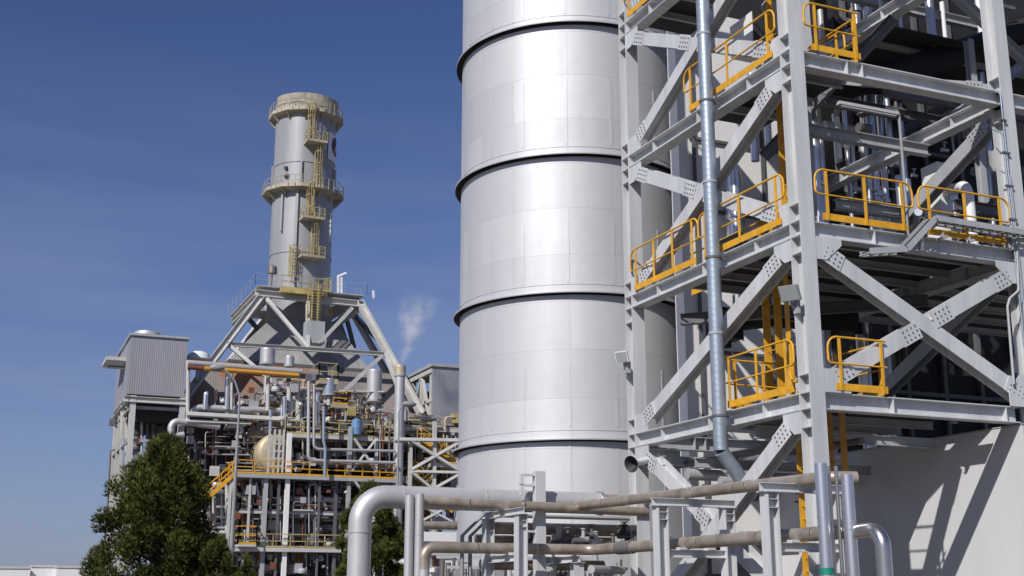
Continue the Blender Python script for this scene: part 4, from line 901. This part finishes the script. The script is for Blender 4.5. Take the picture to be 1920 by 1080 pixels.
# stairs
def stair(label, a, b, w=1.0, Y=None, m='yellow'):
    a = onY(*a); b = onY(*b); t = thing('stair', label, 'stairs', a, 'yellow stairs of the boiler front')
    for o in (0, w):
        q = MB(); q.bar(a+V((0, o, 0)), b+V((0, o, 0)), .12, .28); ob('stair_stringer', q, m, t)
        q = MB(); railbox(q, [a+V((0, o, 0)), b+V((0, o, 0))], 1.1, 1.1, .06); ob('stair_rail', q, m, t)
    q = MB(); n = max(4, int(abs(b.z-a.z)/.22))
    for i in range(n): c = a.lerp(b, (i+.5)/n); q.bar(c+V((0, 0, 0)), c+V((0, w, 0)), .28, .05)
    ob('tread', q, 'yellow_old', t)
stair('yellow stair descending left from the long platform beside the lamp post', (388, 936, 106.8), (440, 889, 106.8))
stair('upper flight of yellow zigzag stair at right of boiler front', (856, 868, 107.3), (790, 824, 107.3), m='yellow')
stair('second flight of yellow zigzag stair, rising to the right', (776, 922, 107.9), (845, 868, 107.9), m='yellow_old')
stair('lowest visible flight of yellow zigzag stair above the tan pipes', (848, 960, 107.3), (776, 884, 107.3), m='yellow')
# ---- right open-sided shed
t = thing('open_shed', 'grey corrugated shed with an open braced side behind the silver stack', 'building', onY(830, 800, 112))
a = onY(812, 687, 111); b = onY(930, 795, 111); zT2 = a.z; zB2 = onY(812, 796, 111).z
q = MB(); q.box((a.x, 111, zB2), (b.x, 111.3, zT2)); q.box((b.x, 111.31, zB2), (b.x+.3, 128, zT2)); ob('wall', q, 'grey_corr', t)
yb3 = onX(757, 716, a.x).y
q = MB(); q.box((a.x-.2, 110.8, zT2+.003), (b.x+.4, yb3+.4, zT2+.3)); ob('roof', q, 'steel_grey', t)
q = MB(); q.box((a.x+3, 114, zB2), (b.x-.02, yb3-.5, zT2-.5)); ob('inner_casing', q, 'casing_brown', t)
for k, f in enumerate((.02, .36, .70, 1.)):
    y = 111.5+(yb3-111.5)*f; q = MB(); q.I((a.x+.2, y, zB2), (a.x+.2, y, zT2), (0, 1, 0), .45, .45, .04, .04); ob('column', q, 'cream_steel', t)
q = MB(); q.bar((a.x+.1, 112, zB2+.3), (a.x+.1, 111.5+(yb3-111.5)*.36, zT2-.3), .3); q.bar((a.x+.1, 111.5+(yb3-111.5)*.7, zB2+.3), (a.x+.1, 111.5+(yb3-111.5)*.36, zT2-.3), .3); ob('brace', q, 'cream_steel', t)
q = MB(); q.bar((a.x+.1, 111.3, zT2-.35), (a.x+.1, yb3, zT2-.35), .4); q.bar((a.x+.1, 111.3, (zT2+zB2)/2-.4), (a.x+.1, yb3, (zT2+zB2)/2-.4), .3); ob('beam', q, 'cream_steel', t)
for k, f in enumerate((.2, .35, .55)):
    y = 111.5+(yb3-111.5)*f; q = MB(); q.tube([(a.x+1.4, y, zB2), (a.x+1.4, y, zB2+3.2+k*.4)], .5, 10); ob('duct', q, 'pipe_dark', t)
# ---- pipe clutter of the boiler front: one assembly per zone
def clutter(label, x0, x1, y0_, y1_, Y, nv, nh, seed, mats_, rv=(.08, .22), group='pipework on the boiler front'):
    g = random.Random(seed); t = thing('pipework', label, 'pipework', onY((x0+x1)/2, y1_, Y), group)
    for k in range(nv):
        px = g.uniform(x0, x1); a_, b_ = sorted((g.uniform(y0_, y1_), g.uniform(y0_, y1_)))
        if b_-a_ < (y1_-y0_)*.3: b_ = min(y1_, a_+(y1_-y0_)*.45)
        YY = Y+g.uniform(0, 3.2); pts = [(px, b_, YY), (px, a_, YY)]
        if g.random() < .5: pts.append((px+g.choice((-1, 1))*g.uniform(8, 28), a_+.5, YY))
        ptube('pipe', pts, g.uniform(*rv), g.choice(mats_), t, .4)
    for k in range(nh):
        a_ = g.uniform(x0, x1); w = g.uniform(.3, .8)*(x1-x0); b_ = min(x1, a_+w); a_ = max(x0, b_-w); y = g.uniform(y0_, y1_); YY = Y+g.uniform(0, 3.2)
        ptube('pipe', [(a_, y, YY), (b_, y+(b_-a_)*.02, YY)], g.uniform(*rv), g.choice(mats_), t)
    for k in range(nv):
        px = g.uniform(x0, x1); y = g.uniform(y0_, y1_); c = onY(px, y, Y+g.uniform(0, 2.5)); s_ = g.uniform(.15, .4)
        q = MB()
        if g.random() < .5: q.box(tuple(c-V((s_, s_*.7, s_))), tuple(c+V((s_, s_*.7, s_*g.uniform(.6, 1.6)))))
        else: q.lathe(c, [(.02, -s_*.6), (s_, -s_*.5), (s_*1.1, 0), (s_*.8, s_*.7), (.02, s_*.8)], 10)
        ob('fitting', q, g.choice(mats_+['pipe_dark', 'rust_red']), t)
mA = ['clad', 'clad_bright', 'cream_steel', 'pipe_dark', 'tan_drum']
clutter('tall pale pipes standing left of the blue grey tank', 505, 600, 705, 808, 107.8, 20, 6, 3, ['clad', 'cream_steel', 'clad_bright', 'tan_drum'], (.1, .24))
clutter('rusty pipes and fittings around the yellow platforms below the blue grey tank', 600, 700, 750, 808, 108.2, 16, 8, 4, mA+['yellow_old', 'rust_red'], (.07, .18))
clutter('pipes and fittings beneath the right shed and gallery', 700, 860, 770, 818, 109.5, 10, 6, 5, mA+['yellow_old'], (.08, .2))
clutter('shaded pipes between tan drum level and platform above', 540, 745, 822, 884, 108.6, 20, 9, 6, ['clad', 'pipe_dark', 'pipe_dark', 'cream_steel', 'rust_red'], (.07, .3))
clutter('shaded pipes and motors beneath the long railed platform', 445, 640, 900, 956, 108, 26, 12, 7, ['clad', 'pipe_dark', 'pipe_dark', 'rust_red', 'steel_dark', 'cream_steel'], (.08, .3))
clutter('dim pipes just above the lowest long platform', 445, 640, 962, 1022, 108, 26, 12, 8, ['clad', 'pipe_dark', 'steel_dark', 'blue_grey', 'cream_steel', 'steel_dark'], (.08, .3))
clutter('dim pipe legs under the lowest long platform', 450, 660, 1030, 1090, 108, 16, 4, 9, ['pipe_dark', 'steel_dark', 'clad', 'orange', 'steel_dark'], (.1, .25))
clutter('pipes and poles on casing left of the tan drum', 350, 440, 880, 1000, 109, 15, 9, 10, ['clad', 'cream_steel', 'pipe_dark', 'clad_bright'], (.08, .2))
clutter('shaded pipes behind the zigzag stair', 745, 862, 826, 1000, 110, 24, 12, 12, ['clad', 'pipe_dark', 'cream_steel', 'rust_red', 'steel_dark'], (.1, .3))
clutter('pipes hung under the pipe bridge beside the tan drum', 440, 540, 790, 830, 109, 8, 4, 13, ['clad', 'pipe_dark', 'cream_steel', 'tan_drum'], (.08, .2))
clutter('small valves and rails along boiler eave left of the silencers', 470, 600, 740, 790, 109, 8, 4, 14, ['cream_steel', 'orange', 'tan_drum', 'clad'], (.07, .15))
vm = ['cream_steel', 'clad', 'pipe_dark', 'steel_grey', 'rust_red', 'steel_dark', 'tan_drum']
clutter('thin upright conduits and small pipes crowding left part under long platform', 440, 545, 893, 1078, 107.0, 42, 16, 31, vm, (.035, .10))
clutter('thin upright conduits and small pipes crowding right part under long platform', 545, 660, 893, 1078, 107.0, 42, 16, 32, vm, (.035, .10))
clutter('thin conduits and bracing behind upper railed platforms', 520, 760, 765, 885, 107.6, 46, 18, 33, vm+['yellow_old'], (.035, .09))
clutter('thin conduits tangled through the zigzag stair bay', 740, 862, 800, 940, 109.4, 40, 16, 34, vm+['yellow_old'], (.035, .09))
clutter('thin pipes and brackets on the dark casing under pipe bridge', 350, 500, 795, 890, 110, 24, 14, 35, vm, (.035, .10))
clutter('fine pipework standing on the boiler eave under chimney', 400, 720, 730, 790, 109.2, 44, 14, 36, vm+['yellow_old', 'cream'], (.035, .10))
clutter('slim pipes hung inside the open base of the grey tower', 250, 345, 755, 900, 112, 20, 8, 37, ['clad', 'pipe_dark', 'steel_dark', 'cream_steel'], (.05, .16))
t = thing('downcomer', 'tall bent pale pipe pair hanging in front of the boiler platforms', 'pipe', onY(580, 890, 106.2))
ptube('pipe', [(579, 715, 106.2), (578, 863, 106.2), (742, 868, 106.2)], .15, 'clad', t, .5); ptube('pipe', [(589, 720, 106.4), (588, 842, 106.4), (742, 846, 106.4)], .13, 'clad', t, .5)
ptube('blue_pipe', [(607, 762, 105.9), (607, 828, 105.9), (610, 840, 105.9), (609, 893, 105.9)], .14, 'blue_grey', t, .4)
t = thing('caged_tower', 'cream ladder tower standing beside the tan drum', 'ladder', onY(520, 885, 107.6))
q = MB()
for px in (502, 512, 521, 529): a = onY(px, 886, 107.4); b = onY(px, 805, 107.4); b.x = a.x; q.bar(a, b, .16)
for y in (818, 832, 846, 860, 874): q.bar(onY(502, y, 107.4), onY(529, y, 107.4), .14)
ob('tower_frame', q, 'cream_steel', t)
q = MB(); a = onY(668, 815, 107.2); simpleq = MB(); q.lathe(a, [(.02, 0), (.45, 0), (.5, .6), (.45, 1.3), (.02, 1.5)], 12); simple('blue_barrel', 'small blue barrel on the platform above the cross brace', 'barrel', q, 'blue')
t = thing('white_dome', 'white dome on a short mast left of the chimney leg', 'radome', onY(372, 690, 112)); c = onY(372, 674, 112)
q = MB(); q.lathe(c, [(.02, .75), (.5, .7), (.95, .4), (1.1, 0), (.9, -.12), (.02, -.15)], 16); ob('dome', q, 'white', t)
q = MB(); q.bar(c-V((0, 0, 2)), c, .3); ob('mast', q, 'steel_grey', t)

# ================================================================== LAMP POSTS
def lamp(label, px, ybase, Y, ytop, arm, r0, head, hl):
    p = atz(px, Y, 4.0); x = p.x; zt = onY(px, ytop, Y).z; t = thing('lamp_post', label, 'lamp post', (x, Y, 0), 'street lamps before the plant')
    a = onY(*arm[0], Y); b = onY(*arm[1], Y)
    q = MB(); pts = fillet([V((x, Y, 0)), V((x, Y, zt)), V((a.x, Y, a.z)), V((b.x, Y, b.z))], .7, 6); n = len(pts)
    q.tube(pts, [max(r0*.3, r0*(1-.72*min(1, max(0, v.z)/max(zt, .1)))) for v in pts], 12); ob('pole', q, 'lamp_body', t)
    c = V((b.x, Y, b.z)); d = V((hl, 0, 0)); q = MB(); q.tube([c-d*.1, c+d*.2, c+d*.7, c+d], [.05, .12, .13, .03], 12); ob('lamp_head', q, head, t)
    return t
lamp('slim grey lamp post right of the pine tree with arm curving left', 436, 1080, 46, 742, [(440, 712), (418, 690)], .12, 'lamp_body', -.5)
lamp('grey lamp post behind the large silver pipe with arm curving right', 743, 1080, 48, 792, [(747, 770), (757, 757)], .10, 'lamp_body', .55)

# ================================================================== TREES
def branch_tree(label, base, H, W, seed, ntuft, lean=0., group=None, nm='pine_tree', prof=None, nb=70):
    g = random.Random(seed); base = V(base); t = thing(nm, label, 'tree', base, group)
    prof = prof or [(0, .45), (.1, .8), (.25, 1), (.45, .95), (.67, .76), (.84, .52), (.93, .28), (1, .03)]
    def rad(f):
        for (a, ra), (b, rb) in zip(prof[:-1], prof[1:]):
            if f <= b: return W*.5*(ra+(rb-ra)*(f-a)/(b-a))
        return .02
    q = MB(); q.tube([base, base+V((.08, 0, H*.3)), base+V((lean*.5, .06, H*.62)), base+V((lean, 0, H*.95))], [W*.04, W*.032, W*.018, .02], 9)
    cl = []
    for k in range(nb):
        f = g.uniform(.05, 1)**.85; a = g.uniform(0, 2*math.pi); rr = rad(f)*(g.uniform(.25, 1)**.6)*g.uniform(.82, 1.06)
        spk = 1.16 if g.random() < .16 else 1; rr *= spk; c = base+V((math.cos(a)*rr+lean*f, math.sin(a)*rr, f*H*.98)); s_ = W*(.05+.045*g.random())*(1.2-.4*f)
        cl.append((c, s_, rr/max(.1, rad(f)), a))
        st_ = base+V((lean*f*.6, 0, max(.2, (f-.10))*H)); q.tube([st_, st_.lerp(c, .6)+V((0, 0, -.03*W)), c+V((0, 0, s_*.3))], [W*.011, W*.007, .010], 5)
    ob('trunk', q, 'bark', t)
    q = MB(); wts = [s_**2 for c, s_, o, a in cl]
    for c, s_, o, a in g.choices(cl, wts, k=ntuft):
        dv = V((g.gauss(0, 1), g.gauss(0, 1), g.gauss(0, 1))); dv = dv.normalized()*(g.random()**.4); dv.z *= 1.35
        p = c+dv*s_; out = (dv*.7+V((math.cos(a)*.5*o, math.sin(a)*.5*o, .95))).normalized(); L0 = g.uniform(.12, .24); mi = 0 if g.random() < .7 else 1
        for j in range(7):
            d = (out+V((g.gauss(0, .42), g.gauss(0, .42), g.gauss(0, .3)))).normalized(); sd = d.cross(V((g.gauss(0, 1), g.gauss(0, 1), g.gauss(0, 1)))).normalized()*.019; L = L0*g.uniform(.7, 1.25)
            q.add([p-sd, p+sd, p+d*L], [[0, 1, 2]], mi)
    ob('crown', q, ['needle_a', 'needle_b'], t)
    return t
def treeat(px, Y): p = atz(px, Y, 0); return V((p.x, Y, 0))
branch_tree('big dark green pine in front of the grey tower at lower left', treeat(280, 47), 7.3, 5.2, 21, 26000, lean=.08, nb=210)
branch_tree('small dark bushy pine beside the lamp post, right of the big pine', treeat(400, 45), 3.6, 1.9, 22, 7000, nb=70)
branch_tree('dark pine behind the bend of the large silver pipe', treeat(690, 44), 5.6, 3.1, 23, 10000, nb=90, lean=-.1)
branch_tree('low green bush at the bottom between lamp post and boiler', treeat(452, 52), 3.2, 1.8, 24, 2500, nb=30)

# ================================================================== SMALL HOUSE, CANOPY, HORIZON
Yh = 62.0
t = thing('white_house', 'small white site building with two windows behind the lower pipe elbow', 'building', atz(832, Yh, 0)); a = atz(780, Yh, 0); b = atz(868, Yh, 0); zt = onY(830, 1041, Yh).z
q = MB(); q.box((a.x, Yh, 0), (b.x+2, Yh+6, zt)); ob('wall', q, 'white', t)
q = MB(); q.box((a.x-.15, Yh-.2, zt+.003), (b.x+2.1, Yh+6.2, zt+.2)); ob('roof', q, 'cream_steel', t)
for px0, px1, y0_, y1_, m in ((801, 806, 1047, 1061, 'blue_grey'), (812, 821, 1047, 1060, 'glass_dark')):
    c0 = onY(px0, y1_, Yh); c1 = onY(px1, y0_, Yh); q = MB(); q.box((c0.x-.06, Yh-.05, c0.z-.06), (c1.x+.06, Yh-.003, c1.z+.06)); w = ob('window', q, 'rust_red' if m == 'glass_dark' else 'white', t)
    q = MB(); q.box((c0.x, Yh-.08, c0.z), ((c0.x+c1.x)/2-.02, Yh-.052, c1.z)); q.box(((c0.x+c1.x)/2+.02, Yh-.08, c0.z), (c1.x, Yh-.052, c1.z)); ob('pane', q, m, w)
c0 = onY(795, 1078, Yh); c1 = onY(799, 1062, Yh); q = MB(); q.box((c0.x, Yh-.1, c0.z), (c1.x, Yh-.003, c1.z)); ob('red_panel', q, 'red', t)
c0 = onY(804, 1073, Yh); c1 = onY(818, 1066, Yh); q = MB(); q.box((c0.x, Yh-1.2, c0.z), (c1.x, Yh-.003, c1.z)); ob('awning', q, 'white', t)
t = thing('loading_canopy', 'white flat canopy with dark underside between the tan pipes', 'canopy', atz(820, 70, 0)); a = onY(786, 1008, 70); b = onY(856, 1000, 70)
q = MB(); q.box((a.x, 70, a.z-.2), (b.x, 78, a.z+.35)); ob('canopy_roof', q, 'white', t)
q = MB(); q.box((a.x+.5, 72, 0), (b.x-1, 77, a.z-.5)); ob('store', q, 'casing_brown', t)
for px in (790, 851): p = atz(px, 70.3, 0); q = MB(); q.box((p.x-.2, 70.2, 0), (p.x+.2, 70.6, a.z-.2)); ob('post', q, 'white', t)
t = thing('cross_pipe', 'brown horizontal pipe crossing behind the vertical pipes above the canopy', 'pipe', onY(790, 986, 60)); ptube('pipe_run', [(788, 985, 60), (872, 986, 60)], .22, 'stainless_tan', t)
q = MB(); q.tube([onY(788, 985, 60), onY(788, 985, 60)-V((0, 0, 5))], .2, 8); ob('post', q, 'cream_steel', t)

for i, (p0, p1, y, Yw, lab) in enumerate(((-60, 52, 1066, 420, 'long low white warehouse on horizon at the left edge'), (54, 100, 1063.5, 440, 'slightly taller pale warehouse on horizon, middle one'), (102, 176, 1065, 430, 'low white warehouse on horizon beside the big pine'), (-300, -64, 1068, 430, 'white warehouse just past the left end of horizon row'))):
    a = atz(p0, Yw, 0); b = atz(p1, Yw, 0); z = onY((p0+p1)/2, y, Yw).z; t = thing('warehouse', lab, 'warehouse', a, 'warehouses on the horizon')
    q = MB(); q.box((a.x, Yw, 0), (b.x, Yw+40, z)); ob('wall', q, 'white_clad', t)
    q = MB(); q.box((a.x-.2, Yw-.3, z+.01), (b.x+.2, Yw+40, z+.7)); ob('roof', q, 'cream_steel', t)
    q = MB()
    for k in range(4): x = a.x+(b.x-a.x)*(k+.5)/4; q.box((x-1.5, Yw-.1, 0), (x+1.5, Yw-.01, z*.45))
    ob('dock_door', q, 'steel_grey', t)

# ================================================================== GROUND
q = MB(); q.add([(-3000, -3000, 0), (3000, -3000, 0), (3000, 3000, 0), (-3000, 3000, 0)], [[0, 1, 2, 3]]); struct('ground', q, 'ground')

# ================================================================== STEAM
def steam():
    b0 = onY(750, 687, 107); P = [(748, 689, .7), (756, 668, 1.3), (768, 642, 1.9), (776, 612, 2.6), (783, 585, 3.3), (790, 560, 3.6), (795, 540, 3.0)]
    q = MB(); q.tube([onY(a, b, 107) for a, b, r in P], [r for *_, r in P], 16)
    top = onY(790, 560, 107); Hh = top.z-b0.z; dx = top.x-b0.x
    m = bpy.data.materials.new('steam'); m.use_nodes = True; nt = m.node_tree; N = nt.nodes; L = nt.links; N.remove(N['Principled BSDF'])
    def M(op, a, b=None, c=None):
        n = N.new('ShaderNodeMath'); n.operation = op
        for i, x in enumerate((a, b, c)):
            if x is None: continue
            if isinstance(x, (int, float)): n.inputs[i].default_value = x
            else: L.new(x, n.inputs[i])
        return n.outputs[0]
    v = N.new('ShaderNodeVolumePrincipled'); v.inputs['Color'].default_value = (.97, .96, .96, 1); v.inputs['Anisotropy'].default_value = -.35
    tc = N.new('ShaderNodeTexCoord'); sp = N.new('ShaderNodeSeparateXYZ'); L.new(tc.outputs['Object'], sp.inputs[0])
    h = M('DIVIDE', sp.outputs['Z'], Hh); hc = M('MAXIMUM', h, .001)
    no = N.new('ShaderNodeTexNoise'); no.inputs['Scale'].default_value = .75; no.inputs['Detail'].default_value = 5; no.inputs['Roughness'].default_value = .6; L.new(tc.outputs['Object'], no.inputs['Vector'])
    wob = M('MULTIPLY', M('SUBTRACT', no.outputs['Fac'], .5), 1.6)
    ax = M('MULTIPLY', M('POWER', hc, .8), dx); ux = M('ADD', M('SUBTRACT', sp.outputs['X'], ax), wob); uy = sp.outputs['Y']
    r = M('SQRT', M('ADD', M('MULTIPLY', ux, ux), M('MULTIPLY', uy, uy))); w = M('MULTIPLY_ADD', hc, 2.1, .34)
    f = M('MAXIMUM', M('SUBTRACT', 1, M('DIVIDE', r, w)), 0)
    fade = M('MINIMUM', M('MULTIPLY', M('MAXIMUM', M('SUBTRACT', 1.08, h), 0), 2.2), 1)
    mr = N.new('ShaderNodeMapRange'); mr.inputs[1].default_value = .42; mr.inputs[2].default_value = .66; L.new(no.outputs['Fac'], mr.inputs[0])
    d = M('MULTIPLY', M('MULTIPLY', M('MULTIPLY', f, fade), mr.outputs[0]), 1.05); L.new(d, v.inputs['Density'])
    L.new(v.outputs[0], N['Material Output'].inputs['Volume']); MATS['steam'] = m
    o = ob('steam_plume', q, 'steam', origin=(b0.x, 107, b0.z)); tag(o, 'thin white steam plume drifting up from the capped vent pipe', 'steam', kind='stuff')
steam()

# ================================================================== SKY, SUN, CAMERA
SUN_AZ, SUN_EL = math.atan2(-.8, -.6), R(38.8)      # azimuth measured from +Y towards +X
sd = V((math.sin(SUN_AZ)*math.cos(SUN_EL), math.cos(SUN_AZ)*math.cos(SUN_EL), math.sin(SUN_EL)))
sun = bpy.data.lights.new('sun', 'SUN'); sun.energy = 4.3; sun.angle = R(.53); sun.color = (1, .965, .92)
so = bpy.data.objects.new('sun', sun); COL.objects.link(so); so.rotation_euler = sd.to_track_quat('Z', 'Y').to_euler(); so.location = (0, -10, 60)
W = bpy.data.worlds.new('World'); S.world = W; W.use_nodes = True; nt = W.node_tree; N = nt.nodes; L = nt.links
bg = N['Background']; sky = N.new('ShaderNodeTexSky'); sky.sky_type = 'NISHITA'; sky.sun_disc = False; sky.sun_elevation = SUN_EL; sky.sun_rotation = SUN_AZ % (2*math.pi)
sky.altitude = 200; sky.air_density = 1.0; sky.dust_density = .6; sky.ozone_density = 3.2
tc = N.new('ShaderNodeTexCoord'); mp = N.new('ShaderNodeMapping'); mp.inputs['Scale'].default_value = (1.6, 1.6, 11); L.new(tc.outputs['Generated'], mp.inputs['Vector'])
no = N.new('ShaderNodeTexNoise'); no.inputs['Scale'].default_value = 2.2; no.inputs['Detail'].default_value = 8; no.inputs['Roughness'].default_value = .58; L.new(mp.outputs[0], no.inputs['Vector'])
rp = N.new('ShaderNodeMapRange'); rp.inputs[1].default_value = .35; rp.inputs[2].default_value = .8; rp.inputs[3].default_value = .22; rp.inputs[4].default_value = .9; L.new(no.outputs['Fac'], rp.inputs[0])
sp = N.new('ShaderNodeSeparateXYZ'); L.new(tc.outputs['Generated'], sp.inputs[0])
fd = N.new('ShaderNodeMapRange'); fd.inputs[1].default_value = .42; fd.inputs[2].default_value = .05; fd.inputs[3].default_value = .0; fd.inputs[4].default_value = 1; L.new(sp.outputs['Z'], fd.inputs[0])
mm = N.new('ShaderNodeMath'); mm.operation = 'MULTIPLY'; L.new(rp.outputs[0], mm.inputs[0]); L.new(fd.outputs[0], mm.inputs[1])
mx = N.new('ShaderNodeMix'); mx.data_type = 'RGBA'; L.new(mm.outputs[0], mx.inputs[0])
tint = N.new('ShaderNodeMix'); tint.data_type = 'RGBA'; tint.blend_type = 'MULTIPLY'; tint.inputs[0].default_value = 1; L.new(sky.outputs[0], tint.inputs[6]); tint.inputs[7].default_value = (.66, .70, .99, 1)
L.new(tint.outputs[2], mx.inputs[6]); mx.inputs[7].default_value = (3.6, 4.3, 6.3, 1); L.new(mx.outputs[2], bg.inputs['Color']); bg.inputs['Strength'].default_value = .075

cd = bpy.data.cameras.new('camera'); cd.sensor_width = 36; cd.lens = 36*F/1920; cd.clip_end = 6000; cd.clip_start = .1
co = bpy.data.objects.new('camera', cd); COL.objects.link(co); co.location = CAM
co.matrix_world = Matrix(((RT.x, UP.x, -FW.x, CAM.x), (RT.y, UP.y, -FW.y, CAM.y), (RT.z, UP.z, -FW.z, CAM.z), (0, 0, 0, 1)))
S.camera = co
S.view_settings.view_transform = 'Standard'; S.view_settings.look = 'None'; S.view_settings.exposure = 0; S.view_settings.gamma = 1
S.render.engine = 'CYCLES'; S.cycles.max_bounces = 6; S.cycles.diffuse_bounces = 3; S.cycles.glossy_bounces = 3; S.cycles.volume_bounces = 4; S.cycles.volume_step_rate = 1.0; S.cycles.volume_max_steps = 128
